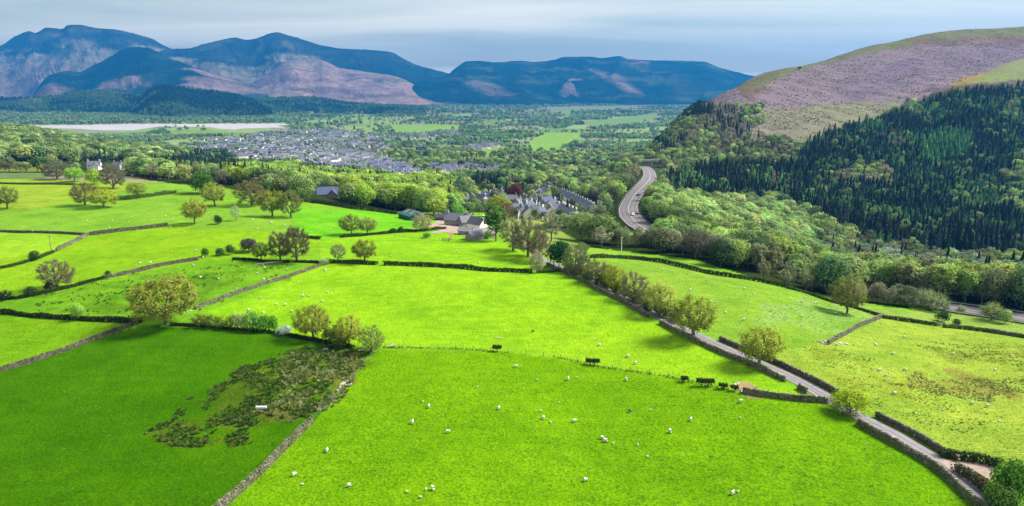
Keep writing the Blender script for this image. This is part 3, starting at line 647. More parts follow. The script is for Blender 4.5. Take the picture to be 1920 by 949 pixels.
# lane on towards the farm
FARM_LANE = dens(ground([(1012,484),(1000,470),(975,452),(945,438),(915,428),(880,422),(845,432),(812,438)]), 2.0)
struct(ribbon('farm_lane', FARM_LANE, -2.0, 2.0, 0.12, M['gravel'], cross=3), 'pale track bending round to the farmyard')
# main road
MAIN_PX = [(2150,650),(1920,600),(1840,587),(1770,576),(1650,548),(1500,511),(1370,472),(1290,452),(1235,441),(1205,428),(1185,410),(1178,392),(1186,372),(1204,352),(1218,336),(1217,322),(1206,312)]
MAIN_Z = ground(MAIN_PX); MAIN = dens(MAIN_Z, 6.0)
mr = struct(ribbon('main_road', MAIN, -6.4, 6.4, 0.45, M['mainroad'], cross=7), 'wide grey main road curving through the trees')
ribbon('edge_line', MAIN, -5.8, -5.5, 0.47, M['paint'], mr, 2); ribbon('edge_line', MAIN, 5.5, 5.8, 0.47, M['paint'], mr, 2)
ribbon('centre_line', MAIN, -0.15, 0.25, 0.47, M['paint'], mr, 2); ribbon('verge_strip', MAIN, -1.2, -0.5, 0.475, M['seam'], mr, 2)
dashes('lane_marking', MAIN, 2.7, 0.25, 0.47, 4, 6, M['paint'], mr); dashes('lane_marking', MAIN, -3.2, 0.25, 0.47, 4, 6, M['paint'], mr)
for o_ in (-6.9, 6.8):
    n_, _ = normals(MAIN); Q = MAIN + n_ * o_; b = tag(bpy.data.objects.new('crash_barrier', None), 'long steel crash barrier on the %s side of the main road' % ('village' if o_ < 0 else 'forested'), 'barrier'); col.objects.link(b)
    b.location = (Q[0, 0], Q[0, 1], gz(*Q[0])); off = np.array(b.location)
    zz_ = height(Q[:, 0], Q[:, 1]); V = np.concatenate([np.c_[Q, zz_ + 0.75], np.c_[Q, zz_ + 1.1]]) - off; L = len(Q); id_ = np.arange(L); F = np.stack([id_[:-1], id_[1:], id_[1:] + L, id_[:-1] + L], -1)
    add('rail', mesh_np('rail', V, F, [M['steel']]), b)
    V = []; F = []
    for (x, y), z in zip(Q, zz_):
        b0 = len(V); V += [(x - .08, y - .08, z), (x + .08, y - .08, z), (x + .08, y + .08, z), (x - .08, y + .08, z), (x - .08, y - .08, z + 1), (x + .08, y - .08, z + 1), (x + .08, y + .08, z + 1), (x - .08, y + .08, z + 1)]
        F += [(b0, b0+1, b0+5, b0+4), (b0+1, b0+2, b0+6, b0+5), (b0+2, b0+3, b0+7, b0+6), (b0+3, b0, b0+4, b0+7), (b0+4, b0+5, b0+6, b0+7)]
    o = add('posts', mesh_np('posts', np.array(V) - off, np.array(F), [M['steel']]), b); o['kind'] = 'stuff'
# village street with its terrace, road far down the valley, farmyard, gateway
def road(name, pts, w_, m_, label, lift=0.2):
    P = dens(ground(pts), 4.0); return struct(ribbon(name, P, -w_ / 2, w_ / 2, lift, m_, cross=3), label)
road('village_street', [(1046,383),(1060,392),(1080,405),(1100,420),(1118,436),(1128,450)], 6.5, M['mainroad'], 'grey village street below the white terrace')
road('valley_road', [(1112,276),(1106,268),(1100,260),(1098,254),(1103,248),(1104,240)], 9, M['gravel'], 'pale road winding away across the valley', 0.6)
def sheet(name, pts, m_, label, lift=0.12, sub=10):
    G = ground(pts); P = G[:, :2]; c0 = P.mean(0); V = [(*c0, gz(*c0) + lift)]; F = []; rings = 4; n = len(P) * 4
    Pd = np.array([P[i // 4] + (P[(i // 4 + 1) % len(P)] - P[i // 4]) * ((i % 4) / 4) for i in range(n)]); Pd += 0.25 * (rng.random(Pd.shape) - 0.5) * 2
    for k in range(1, rings + 1):
        for q in Pd: x, y = c0 + (q - c0) * k / rings; V.append((x, y, gz(x, y) + lift))
    for i in range(n):
        j = (i + 1) % n; F.append((0, 1 + i, 1 + j))
    T4 = [(1 + (k - 1) * n + i, 1 + k * n + i, 1 + k * n + (i + 1) % n, 1 + (k - 1) * n + (i + 1) % n) for k in range(1, rings) for i in range(n)]
    return struct(add(name, mesh_np(name, np.array(V), [np.array(F), np.array(T4)], [m_], smooth=True)), label)
sheet('farmyard', [(800,424),(830,408),(850,412),(856,424),(890,432),(905,446),(880,446),(855,438),(830,436)], M['gravel'], 'pinkish gravel yard between the farm buildings')
sheet('farm_track', [(846,430),(852,431),(850,440),(848,450),(842,449),(844,440)], M['mud'], 'short worn earth track down to the field gate')
sheet('gateway_apron', [(1760,862),(1790,860),(1830,866),(1866,876),(1866,890),(1855,902),(1830,888),(1800,878),(1785,884)], M['gravel'], 'pale gravel gateway opening off the lane')
sheet('feeding_patch', [(1368,724),(1385,716),(1405,718),(1418,727),(1410,733),(1385,733)], M['mud'], 'bare trampled earth beside the field wall')
# ================================================================== WALLS, HEDGES, FENCES
m, nt, b = mat('wall_stone'); M['stone'] = m
v = N(nt, 'ShaderNodeAttribute'); v.attribute_name = 'var'; r_ = ramp(nt, v.outputs['Fac'], [(0, (0.05, 0.045, 0.03)), (0.45, (0.13, 0.12, 0.09)), (0.8, (0.21, 0.20, 0.17)), (1, (0.36, 0.35, 0.32))])
n_ = noise(nt, 0.35, 5, 0.6); rg = ramp(nt, n_.outputs['Fac'], [(0.35, (0.66, 0.82, 0.36)), (0.62, (1.05, 1.04, 0.98))]); c = mul(nt, r_.outputs[0], rg.outputs[0]); nt.links.new(c, b.inputs['Base Color']); b.inputs['Roughness'].default_value = 0.95
n2_ = noise(nt, 9, 4); bump(nt, b, n2_.outputs['Fac'], 0.05)
M['core'] = plain('wall_core', (0.05, 0.047, 0.036), 0.95, 0.3, 2)
BX = np.array([(-1,-1,-1),(1,-1,-1),(1,1,-1),(-1,1,-1),(-1,-1,1),(1,-1,1),(1,1,1),(-1,1,1)], float) * 0.5
BF = np.array([(0,3,2,1),(4,5,6,7),(0,1,5,4),(1,2,6,5),(2,3,7,6),(3,0,4,7)])
def stones(C0, T, S, r, jit=0.10):
    """boxes at C0 with long axis T (xy), sizes S"""
    n = len(C0); a = np.arctan2(T[:, 1], T[:, 0]) + r.normal(size=n) * 0.12; B = BX[None] * S[:, None] * (1 + jit * r.normal(size=(n, 8, 3)))
    ca_, sa = np.cos(a)[:, None], np.sin(a)[:, None]; X = B[..., 0] * ca_ - B[..., 1] * sa; Y = B[..., 0] * sa + B[..., 1] * ca_
    V = np.stack([X, Y, B[..., 2]], -1) + C0[:, None]; return V.reshape(-1, 3), (BF[None] + (np.arange(n) * 8)[:, None, None]).reshape(-1, 4)
def drywall(pts, label, h=1.35, th=0.55, sl=0.42, sh=0.22, P=None, seed=0, wear=0.15, light=0.0):
    P = dens(ground(pts), sl) if P is None else dens(P, sl); r = np.random.default_rng(seed + 900); nrm, t = normals(P); L = len(P); z = height(P[:, 0], P[:, 1])
    h *= 0.86; root = bpy.data.objects.new('dry_stone_wall', None); col.objects.link(root); root.location = (P[0, 0], P[0, 1], z[0]); tag(root, label, 'wall', 'dry stone walls between the fields'); o0 = np.array([P[0, 0], P[0, 1], z[0]])
    hh = h * (1 - wear + 2 * wear * fbm(np.arange(L) * 0.08, np.zeros(L) + seed, seed, 3)); rows = max(2, int(h / sh)); C0 = []; T = []; S = []
    for k in range(rows):
        for side in (-1, 1):
            zc = (k + 0.5) * sh; keep = (zc < hh - 0.12) & (r.random(L) > 0.03); Q = P + nrm * (side * (th * (0.5 - 0.16 * k / rows) - 0.1)) + t * (sl * (0.5 * (k % 2)) + r.normal(size=(L, 1)) * 0.05)
            C0.append(np.c_[Q, z + zc + r.normal(size=L) * 0.02][keep]); T.append(t[keep]); S.append((np.array([sl * 1.02, 0.28, sh * 0.98])[None] * (0.75 + 0.45 * r.random((L, 3))))[keep])
    C0 = np.concatenate(C0); T = np.concatenate(T); S = np.concatenate(S); V, F = stones(C0 - o0, T, S, r)
    me = mesh_np('wall_stones', V, F, [M['stone']]); attr_f(me, 'var', np.repeat(np.clip(r.normal(0.42 + light, 0.2, len(C0)), 0, 1), 8)); o = add('stones', me, root); o['kind'] = 'stuff'
    Cc = np.c_[P + r.normal(size=P.shape) * 0.04, z + hh]; S = np.array([0.26, th * 0.85, 0.34])[None] * (0.7 + 0.6 * r.random((L, 3))); V, F = stones(Cc - o0, t, S, r)
    me = mesh_np('coping', V, F, [M['stone']]); attr_f(me, 'var', np.repeat(np.clip(r.normal(0.55 + light, 0.2, L), 0, 1), 8)); o = add('coping', me, root); o['kind'] = 'stuff'
    A = np.concatenate([np.c_[P + nrm * s_ * th * f, z + q] for s_, f, q in ((-1, 0.36, -0.3), (-1, 0.22, hh - 0.1), (1, 0.22, hh - 0.1), (1, 0.36, -0.3))]) - o0; id_ = np.arange(L)
    F = np.concatenate([np.stack([id_[:-1] + k * L, id_[1:] + k * L, id_[1:] + ((k + 1) % 4) * L, id_[:-1] + ((k + 1) % 4) * L], -1) for k in range(4)]); add('core', mesh_np('core', A, F, [M['core']]), root)
    return root
def hedge(pts, label, h=1.5, th=1.3, per=26, tint=(70, 84, 34), P=None, seed=0, ls=0.3, gap=0.0, k=1.9, rag=0.3, stems=True):
    P = dens(ground(pts), 0.8) if P is None else dens(P, 0.8); r = np.random.default_rng(seed + 500); nrm, t = normals(P); L = len(P)
    root = bpy.data.objects.new('hedge', None); col.objects.link(root); z0 = gz(*P[0]); o0 = np.array([P[0, 0], P[0, 1], z0]); root.location = o0; tag(root, label, 'hedge', 'hedges on the field edges')
    hv = h * (1 - rag + 2 * rag * fbm(np.arange(L) * 0.16, np.zeros(L) + seed, seed + 3, 3)); keep = fbm(np.arange(L) * 0.11, np.zeros(L) + seed * 3, seed + 4, 2) >= gap
    i = np.repeat(np.arange(L)[keep], per * 3); n = len(i); a = r.random(n) * math.pi; rad = 0.55 + 0.45 * r.random(n) ** 0.6
    lx_ = np.cos(a) * rad * th / 2; lz = np.sin(a) ** 0.7 * rad * hv[i]; Q = P[i] + nrm[i] * lx_[:, None] + t[i] * (r.normal(size=(n, 1)) * 0.45); V0 = np.c_[Q, height(Q[:, 0], Q[:, 1]) + lz * 0.98 + 0.05] - o0
    nn_ = np.c_[nrm[i] * np.cos(a)[:, None], np.sin(a) + 0.3] + r.normal(size=(n, 3)) * 0.45; V, F = quads(V0, nn_, ls * (0.6 + 0.8 * r.random(n)), r)
    me = mesh_np('hedge_leaves', V, F, [M['leaf']]); attr_f(me, 'var', np.repeat(np.clip(r.normal(0.42, 0.2, n), 0, 1), 4)); o = add('leaves', me, root); o['tint'] = [float(q) * 1.45 for q in alb(*tint, k=k)]
    if not stems: return root
    s_ = np.where(keep)[0][::2]; C0 = np.c_[P[s_], height(P[s_, 0], P[s_, 1]) + hv[s_] * 0.35] - o0; V, F = stones(C0, t[s_], np.c_[np.full(len(s_), 0.5), np.full(len(s_), th * 0.3), hv[s_] * 0.7], r)
    o = add('stems', mesh_np('stems', V, F, [M['bark']]), root); o['kind'] = 'stuff'
    return root
M['wood'] = plain('weathered_timber', (0.20, 0.17, 0.13), 0.9, 0.3, 4)
def boxv(cx, cy, cz, sx, sy, sz, rot=0): 
    B = BX * [sx, sy, sz]; c_, s_ = math.cos(rot), math.sin(rot); return np.c_[B[:, 0] * c_ - B[:, 1] * s_ + cx, B[:, 0] * s_ + B[:, 1] * c_ + cy, B[:, 2] + cz]
def boxes(L):
    V = np.concatenate([boxv(*l) for l in L]); return V, (BF[None] + (np.arange(len(L)) * 8)[:, None, None]).reshape(-1, 4)
POSTM = mesh_np('post', boxv(0, 0, 0.45, 0.11, 0.11, 1.3), BF, [M['wood']])
def fence(pts, label, sp=4.0, P=None):
    P = dens(ground(pts), sp) if P is None else dens(P, sp); z = height(P[:, 0], P[:, 1]); root = bpy.data.objects.new('wire_fence', None); col.objects.link(root); o0 = np.array([P[0, 0], P[0, 1], z[0]]); root.location = o0; tag(root, label, 'fence', 'post and wire fences')
    nrm, t = normals(P); r = np.random.default_rng(len(P))
    for q, zz_ in zip(P, z): o = add('post', POSTM, root, loc=(q[0] - o0[0], q[1] - o0[1], zz_ - o0[2])); o.rotation_euler = (r.normal() * 0.05, r.normal() * 0.05, 0)
    V = []; F = []
    for lv in (0.35, 0.65, 0.98):
        b0 = len(V)
        for q, zz_ in zip(P, z): V += [(q[0], q[1], zz_ + lv - 0.012), (q[0], q[1], zz_ + lv + 0.012)]
        F += [(b0 + 2 * i, b0 + 2 * i + 2, b0 + 2 * i + 3, b0 + 2 * i + 1) for i in range(len(P) - 1)]
    add('wire', mesh_np('wire', np.array(V) - o0, np.array(F), [M['steel']]), root); return root
def gate(p0, p1, label, mm='wood'):
    G = ground([p0, p1]); a, b_ = G; d = b_ - a; L = float(np.hypot(d[0], d[1])); rot = math.atan2(d[1], d[0]); root = bpy.data.objects.new('field_gate', None); col.objects.link(root); root.location = a; root.rotation_euler = (0, 0, rot); tag(root, label, 'gate')
    for k in range(5): add('bar', mesh_np('bar', *boxes([(L / 2, 0, 0.22 + 0.22 * k, L - 0.2, 0.05, 0.08)]), [M[mm]]), root)
    for x in (0.12, L / 2, L - 0.12): add('brace', mesh_np('brace', *boxes([(x, 0.06, 0.65, 0.08, 0.05, 1.1)]), [M[mm]]), root)
    for x in (-0.05, L + 0.05): add('gate_post', mesh_np('gate_post', *boxes([(x, 0, 0.6, 0.18, 0.18, 1.5)]), [M['wood']]), root)
    return root
ln_n, _ = normals(LANE)
def lane_part(a, b_, off):      # stretch of the lane between two photo columns, offset sideways
    px_, py_ = proj(LANE[:, 0], LANE[:, 1], height(LANE[:, 0], LANE[:, 1])); k = (px_ <= a) & (px_ >= b_); Q = (LANE + ln_n * off)[k]; return Q[::4] if len(Q) > 12 else Q
drywall(None, 'long pale stone wall along the field side of the lane, from the gateway to the corner', P=lane_part(1960, 1576, -3.1), seed=1, light=0.02)
drywall(None, 'stone wall on the field side of the lane above the yellow bush, running up to the roadside oaks', P=lane_part(1500, 1240, -3.1), seed=2, h=1.3, light=0.08)
drywall(None, 'short stub of stone wall beside the lane at the wall junction', P=lane_part(1540, 1512, -3.1), seed=3)
drywall(None, 'far stretch of lane wall under the hedgerow trees', P=lane_part(1236, 1040, -3.0), seed=4, sl=0.6, sh=0.3, h=1.3)
drywall(None, 'mossy wall with shade painted into its stones on the uphill side of the lane between the yellow bush and the gravel gateway', P=lane_part(1790, 1612, 3.2), seed=5, light=-0.12)  # stones darkened to stand in for the wall's shadowed face
drywall(None, 'mossy wall with shade painted into its stones on the uphill side of the lane above the yellow bush', P=lane_part(1560, 1310, 3.1), seed=6, light=-0.15)  # this wall's shaded face is put into the stone colour too
drywall([(398,968),(440,933),(480,897),(520,858),(555,822),(583,795)], 'stone wall at the bottom edge between dark and bright green pastures', seed=7, h=1.5, light=-0.1)
drywall([(-60,718),(0,698),(80,673),(170,641),(262,606)], 'dark wall slanting up to the big spreading oak', seed=8, h=1.2, light=-0.18)
drywall([(366,580),(440,553),(520,527),(612,494)], 'wall running up from the big spreading oak to the leafless trees', seed=9, h=1.1, sl=0.5, sh=0.26, light=-0.1)
drywall([(195,523),(245,513),(290,502),(370,488)], 'wall curving across the pasture left of the leafless trees', seed=10, h=1.4, sl=0.55, sh=0.28, light=-0.15)
drywall([(-40,434),(0,435),(80,437),(158,441)], 'straight far wall entering at the left edge', seed=11, h=1.2, sl=0.7, sh=0.3, light=-0.15)
drywall([(168,441),(230,434),(312,424)], 'far wall climbing right from the wall corner', seed=12, h=1.8, sl=0.7, sh=0.36, light=-0.15)
drywall([(165,442),(140,455),(107,471)], 'short far wall dropping left from the wall corner', seed=13, h=1.5, sl=0.6, sh=0.3)
drywall([(1553,646),(1580,630),(1610,613),(1654,595)], 'stone wall climbing to the old oak in the pale field', seed=14, h=1.3, light=-0.05)
drywall([(1394,737),(1430,743),(1480,750),(1546,756)], 'stone wall joining the lane beside the bare earth patch', seed=15, h=1.4, light=0.02)
drywall([(1850,623),(1920,634),(2040,650)], 'stone wall at the right edge above the rushy field', seed=16, h=1.3, sl=0.5, sh=0.26, light=-0.1)
hedge([(1658,597),(1700,603),(1756,611)], 'clipped hedge right of the old oak', h=1.2, seed=1, tint=(92, 112, 44))
hedge([(1770,614),(1810,618),(1850,623)], 'clipped hedge below two dark round bushes', h=1.2, seed=2, tint=(92, 112, 44))
hedge([(1108,484),(1200,488),(1290,504),(1350,517),(1430,530),(1480,541)], 'long dark hedge curving along the top of the right-hand pasture', h=1.6, seed=3, tint=(64, 92, 34))
hedge([(1480,542),(1530,557),(1560,567),(1640,590),(1655,595)], 'broken hedge and bank either side of the old oak', h=1.0, seed=4, gap=0.25, tint=(88, 100, 44))
hedge([(620,493),(660,494),(706,496)], 'short dark hedge under the olive tree at the far side of the bright field', h=1.4, seed=5, tint=(64, 92, 30))
hedge([(722,497),(790,499),(860,503),(930,509),(996,512)], 'long dark hedge along the top of the bright central field', h=1.5, th=1.6, seed=6, tint=(60, 92, 26))
hedge([(1010,512),(1040,510),(1062,507)], 'low dark hedge meeting the lane by the pale pollard', h=1.0, seed=7, tint=(70, 104, 30))
hedge([(-60,590),(0,588),(60,594),(150,600),(262,606)], 'ragged dark hedge leading to the big spreading oak', h=1.2, seed=8, tint=(58, 70, 26), rag=0.5)
hedge([(325,610),(420,616),(530,628),(600,641),(660,652)], 'low dark bank of bramble under the row of bushes', h=0.7, th=1.2, seed=9, tint=(50, 66, 22), rag=0.5)
hedge([(-40,563),(60,556),(110,545),(195,523)], 'dark hedge sweeping below the lone brown tree', h=1.1, seed=10, tint=(56, 76, 24), rag=0.5)
hedge([(-40,508),(0,504),(60,489),(107,471)], 'low scrubby hedge falling to the left edge', h=1.0, seed=11, gap=0.3, tint=(74, 92, 34))
hedge([(640,446),(720,439),(800,433),(835,430)], 'hedge below the dark green barn', h=1.3, seed=12, tint=(60, 84, 30), rag=0.5)
hedge([(-40,345),(0,345),(70,346),(140,347)], 'far dark hedge across the top left pasture', h=1.3, th=2, seed=13, tint=(84, 112, 38))
hedge([(215,376),(260,372),(300,366),(330,362)], 'bushy hedge behind the round yellow oak', h=2.6, th=2.4, seed=14, tint=(88, 116, 50), rag=0.5)
hedge([(540,443),(570,446),(600,449)], 'short dark hedge on the slope left of the olive trees', h=1.4, seed=15, tint=(60, 84, 30))
hedge([(430,487),(480,489),(500,492),(560,492),(600,493)], 'dark broken hedge under the leafless trees', h=0.9, seed=16, gap=0.25, tint=(56, 76, 28))
hedge([(585,380),(640,388),(700,396),(745,402)], 'thick dark hedge below the stone house', h=2.6, th=3, seed=17, tint=(58, 76, 34), rag=0.45, per=34)
hedge([(1768,857),(1800,862),(1840,868),(1872,876)], 'dark clipped hedge above the gravel gateway', h=1.7, th=1.6, per=46, seed=18, tint=(60, 82, 24), ls=0.24)
hedge([(1797,884),(1830,905),(1862,932),(1890,960)], 'brown and green hedge between lane and gravel gateway', h=1.6, th=2.2, per=46, seed=19, tint=(96, 98, 46), ls=0.24)
fence([(588,788),(640,733),(680,690),(706,656)], 'wire fence on the line of the fallen wall beside the rushes', 3.0)
fence([(722,652),(850,655),(932,660),(1020,668),(1110,685),(1200,699),(1280,713),(1365,731)], 'wire fence between the two bright pastures', 4.0)
fence([(740,445),(790,449),(828,451),(842,452)], 'fence in the pasture below the farm', 4.0)
hedge([(722,652),(850,655),(932,660),(1020,668),(1110,685),(1200,699),(1280,713),(1365,731)], 'line of tussocks and nettles under the wire fence between the bright pastures', h=0.38, th=0.7, seed=20, tint=(66, 108, 18), per=3, gap=0.42, ls=0.22, stems=False)
gate((1551,757), (1571,765), 'pale field gate between the wall end and the lane wall')
gate((1756,612), (1769,613), 'gate in the gap between the two clipped hedges')
gate((830,451), (841,452), 'small gate at the end of the worn earth track')
def rocks(pts, label, seed, smin=0.25, smax=0.7):
    r = np.random.default_rng(seed); G = ground(pts); root = bpy.data.objects.new('boulder_heap', None); col.objects.link(root); o0 = G[0]; root.location = o0; tag(root, label, 'boulders')
    for g in G:
        S = smin + (smax - smin) * r.random(3); bm = bmesh.new(); bmesh.ops.create_icosphere(bm, subdivisions=2, radius=0.5)
        for v_ in bm.verts: v_.co = v_.co * (0.8 + 0.4 * r.random())
        me = bpy.data.meshes.new('boulder'); bm.to_mesh(me); bm.free(); me.materials.append(M['pale']); o = add('boulder', me, root, loc=g - o0 + [0, 0, 0.1], rz=r.random() * 6, scale=tuple(S * [1.5, 1.1, 0.8]))
M['pale'] = plain('pale_boulder', (0.42, 0.40, 0.36), 0.95, 0.3, 2)
rocks([(641,722),(645,719),(648,723),(638,727),(652,717),(634,733),(655,722)], 'white tumbled stones on the fallen wall beside the rushes', 1, 0.4, 0.9)
rocks([(620,745),(626,744),(631,746)], 'small group of white stones lower on the fallen wall', 2)
rocks([(1541,643),(1546,641),(1550,645),(1570,647),(1575,644),(1588,646),(1536,641)], 'pale boulders at the broken foot of the climbing wall', 3, 0.5, 1.0)
rocks([(1378,722),(1384,720),(1390,735),(1397,736),(1402,737)], 'loose pale stones at the edge of the bare earth', 4)
rocks([(610,655),(606,657),(614,656)], 'white stones under the olive hedge trees', 5)
rocks([(310,606),(345,588),(352,585),(358,583)], 'white stones by the foot of the big spreading oak', 6, 0.3, 0.6)
# ================================================================== BUILDINGS
M['render'] = plain('house_wall', (0.78, 0.77, 0.75), 0.85, 0.10, 0.6, tint=True); M['slate'] = plain('slate_roof', (0.11, 0.112, 0.13), 0.8, 0.25, 1.2, tint=True, spec=0.1)
M['glass'] = plain('window_glass', (0.03, 0.035, 0.045), 0.15, 0.2, 1, spec=0.5); M['frame'] = plain('white_frame', (0.7, 0.7, 0.69), 0.6, 0.05, 1); M['door'] = plain('painted_door', (0.06, 0.08, 0.09), 0.6, 0.1, 1)
M['sheetgreen'] = plain('green_sheeting', alb(58, 112, 108, 2.4), 0.55, 0.15, 0.5)
m, nt, b = mat('town_mass'); M['town'] = m; ca = N(nt, 'ShaderNodeVertexColor'); ca.layer_name = 'col'; nt.links.new(ca.outputs['Color'], b.inputs['Base Color']); b.inputs['Roughness'].default_value = 0.85
def gable(w_, d, h, rise):      # walls with two gables (ridge along x)
    V = np.array([(-w_/2,-d/2,-1),(w_/2,-d/2,-1),(w_/2,d/2,-1),(-w_/2,d/2,-1),(-w_/2,-d/2,h),(w_/2,-d/2,h),(w_/2,d/2,h),(-w_/2,d/2,h),(-w_/2,0,h+rise),(w_/2,0,h+rise)], float)
    return V, [np.array([(0,1,5,4),(2,3,7,6)]), np.array([(1,2,6,9,5),(3,0,4,8,7)])]
def roofm(w_, d, h, rise, ov=0.35, th=0.16):
    w2, d2 = w_ / 2 + ov, d / 2 + ov; dz = rise * ov / (d / 2); V = [(-w2,-d2,h-dz),(w2,-d2,h-dz),(w2,0,h+rise),(-w2,0,h+rise),(w2,d2,h-dz),(-w2,d2,h-dz)]; V = [(x, y, z + 0.02) for x, y, z in V] + [(x, y, z + 0.02 + th) for x, y, z in V]
    F = [(0,1,2,3),(3,2,4,5),(6,9,8,7),(9,11,10,8),(0,6,7,1),(5,4,10,11),(1,7,8,2),(2,8,10,4),(0,3,9,6),(3,5,11,9)]
    return np.array(V, float), np.array(F)
def winm(w_, h): V1, F1 = boxes([(0, 0, -h/2 - 0.03, w_ + 0.24, 0.16, 0.1), (0, 0, h/2 + 0.05, w_ + 0.2, 0.14, 0.1), (-w_/2 - 0.05, 0, 0, 0.1, 0.14, h), (w_/2 + 0.05, 0, 0, 0.1, 0.14, h), (0, -0.005, 0, 0.06, 0.1, h)]); return mesh_np('window', V1, F1, [M['frame']])
WIN = winm(1.0, 1.3); PANE = mesh_np('pane', *boxes([(0, 0.02, 0, 1.0, 0.06, 1.3)]), [M['glass']]); DOOR = mesh_np('door', *boxes([(0, 0, 1.05, 1.0, 0.14, 2.1)]), [M['door']])
CHIM = mesh_np('chimney', *boxes([(0, 0, 0.5, 0.9, 0.6, 2.0), (0, 0, 1.56, 1.05, 0.75, 0.14), (-0.2, 0, 1.8, 0.22, 0.22, 0.36), (0.2, 0, 1.8, 0.22, 0.22, 0.36)]), [M['render']])
HM = {}
def hmesh(w_, d, h, rise):
    k = (w_, d, h, rise)
    if k not in HM: HM[k] = (mesh_np('walls', *gable(w_, d, h, rise), [M['render']]), mesh_np('roof', *roofm(w_, d, h, rise), [M['slate']]))
    return HM[k]
WHITE, CREAM, GREY, STONE = (1, 1, 1), (0.95, 0.9, 0.78), (0.42, 0.41, 0.42), (0.3, 0.29, 0.28); SLATE, BLUE, BROWN = (1, 1, 1.08), (0.8, 0.9, 1.35), (1.5, 1.3, 1.2)
def house(x, y, rz, dims, wall, roof, label, group, detail=2, wing=False, name='house', cat='house'):
    w_, d, h, rise = dims; z = min(gz(x + a * w_ * 0.4, y + b_ * d * 0.4) for a in (-1, 1) for b_ in (-1, 1)); root = bpy.data.objects.new(name, None); col.objects.link(root); root.location = (x, y, z); root.rotation_euler = (0, 0, rz); tag(root, label, cat, group)
    wm, rm = hmesh(*dims); o = add('walls', wm, root); o['tint'] = list(map(float, wall)); rf = add('roof', rm, root); rf['tint'] = list(map(float, roof))
    if detail:
        for sx in ((-1, 1) if w_ > 9 else (1,)):
            c_ = add('chimney', CHIM, rf, loc=(sx * (w_ / 2 - 0.6), 0, h + rise - 0.3)); c_['tint'] = list(map(float, wall))
    if detail > 1:
        nw = max(2, int(w_ / 2.8))
        for s_ in (-1, 1):
            for st in range(max(1, int(h / 2.6))):
                for i in range(nw):
                    xx = (i + 0.5) / nw * w_ - w_ / 2
                    if st == 0 and i == nw // 2: add('door', DOOR, root, loc=(xx, s_ * (d / 2 + 0.02), 0)); continue
                    o = add('window', WIN, root, loc=(xx, s_ * (d / 2 + 0.03), 1.5 + st * 2.6)); add('pane', PANE, o)
        for s_ in (-1, 1):
            for st in range(max(1, int(h / 2.6))):
                o = add('window', WIN, root, loc=(s_ * (w_ / 2 + 0.03), 0, 1.5 + st * 2.6)); o.rotation_euler = (0, 0, math.pi / 2); add('pane', PANE, o)
    if wing:
        wm2, rm2 = hmesh(d * 0.7, w_ * 0.45, h * 0.9, rise * 0.8); o = add('wing_walls', wm2, root, loc=(w_ * 0.2, -d * 0.6, 0), rz=math.pi / 2); o['tint'] = list(map(float, wall)); o = add('wing_roof', rm2, root, loc=(w_ * 0.2, -d * 0.6, 0), rz=math.pi / 2); o['tint'] = list(map(float, roof))
    return root
def at(px, py): g = ground([(px, py)])[0]; return g[0], g[1]
D1, D2, D3, D4 = (7.6, 6.4, 4.8, 2.8), (9.4, 6.8, 5.0, 3.1), (6, 6, 4.8, 2.6), (11, 7, 5.2, 3.3)
house(*at(616, 369), 0.25, (15, 9.5, 4.2, 4.6), STONE, BLUE, 'large stone house with steep blue-grey roof among the trees', 'houses at the wood edge', wing=True)
house(*at(178, 318), 0.3, D4, WHITE, SLATE, 'white gabled house among trees beyond the top left pasture', 'houses at the wood edge', wing=True)
house(*at(222, 318), -0.2, D2, GREY, SLATE, 'grey house half hidden right of the white gabled house', 'houses at the wood edge')
house(*at(135, 300), 0.1, D2, WHITE, SLATE, 'white house roof showing between trees left of the white gabled house', 'houses at the wood edge')
# farm
house(*at(858, 424), -0.35, (12, 6.6, 4.2, 2.9), STONE, (1.3, 1.2, 1.4), 'stone farmhouse with mauve slate roof beside the gravel yard', 'farm buildings')
house(*at(876, 426), 0.5, (8, 6, 3.8, 2.7), STONE, (1.4, 1.35, 1.4), 'stone outhouse joined behind the farmhouse', 'farm buildings')
house(*at(896, 434), -0.75, (8.6, 5.8, 4.8, 2.7), WHITE, SLATE, 'white farm cottage with dark slate roof under the ivy tree', 'farm buildings')
house(*at(906, 446), 0.62, (10, 6, 2.6, 2.1), STONE, (1.9, 1.55, 1.45), 'low farm shed with a brown roof in front of the white cottage', 'farm buildings', 0)
house(*at(890, 449), 0.62, (6, 5, 2.4, 1.8), STONE, (1.5, 1.5, 1.6), 'small grey lean-to below the brown-roofed shed', 'farm buildings', 0)
house(*at(874, 440), -0.4, (6, 4, 2.3, 1.4), STONE, (2.0, 1.8, 1.8), 'small pale-roofed shed at the bottom of the farmyard', 'farm buildings', 0)
house(*at(826, 413), 0.1, (6, 4.5, 2.4, 1.6), (0.12, 0.12, 0.12), (0.5, 0.5, 0.5), 'small black shed at the top of the gravel yard', 'farm buildings', 0)
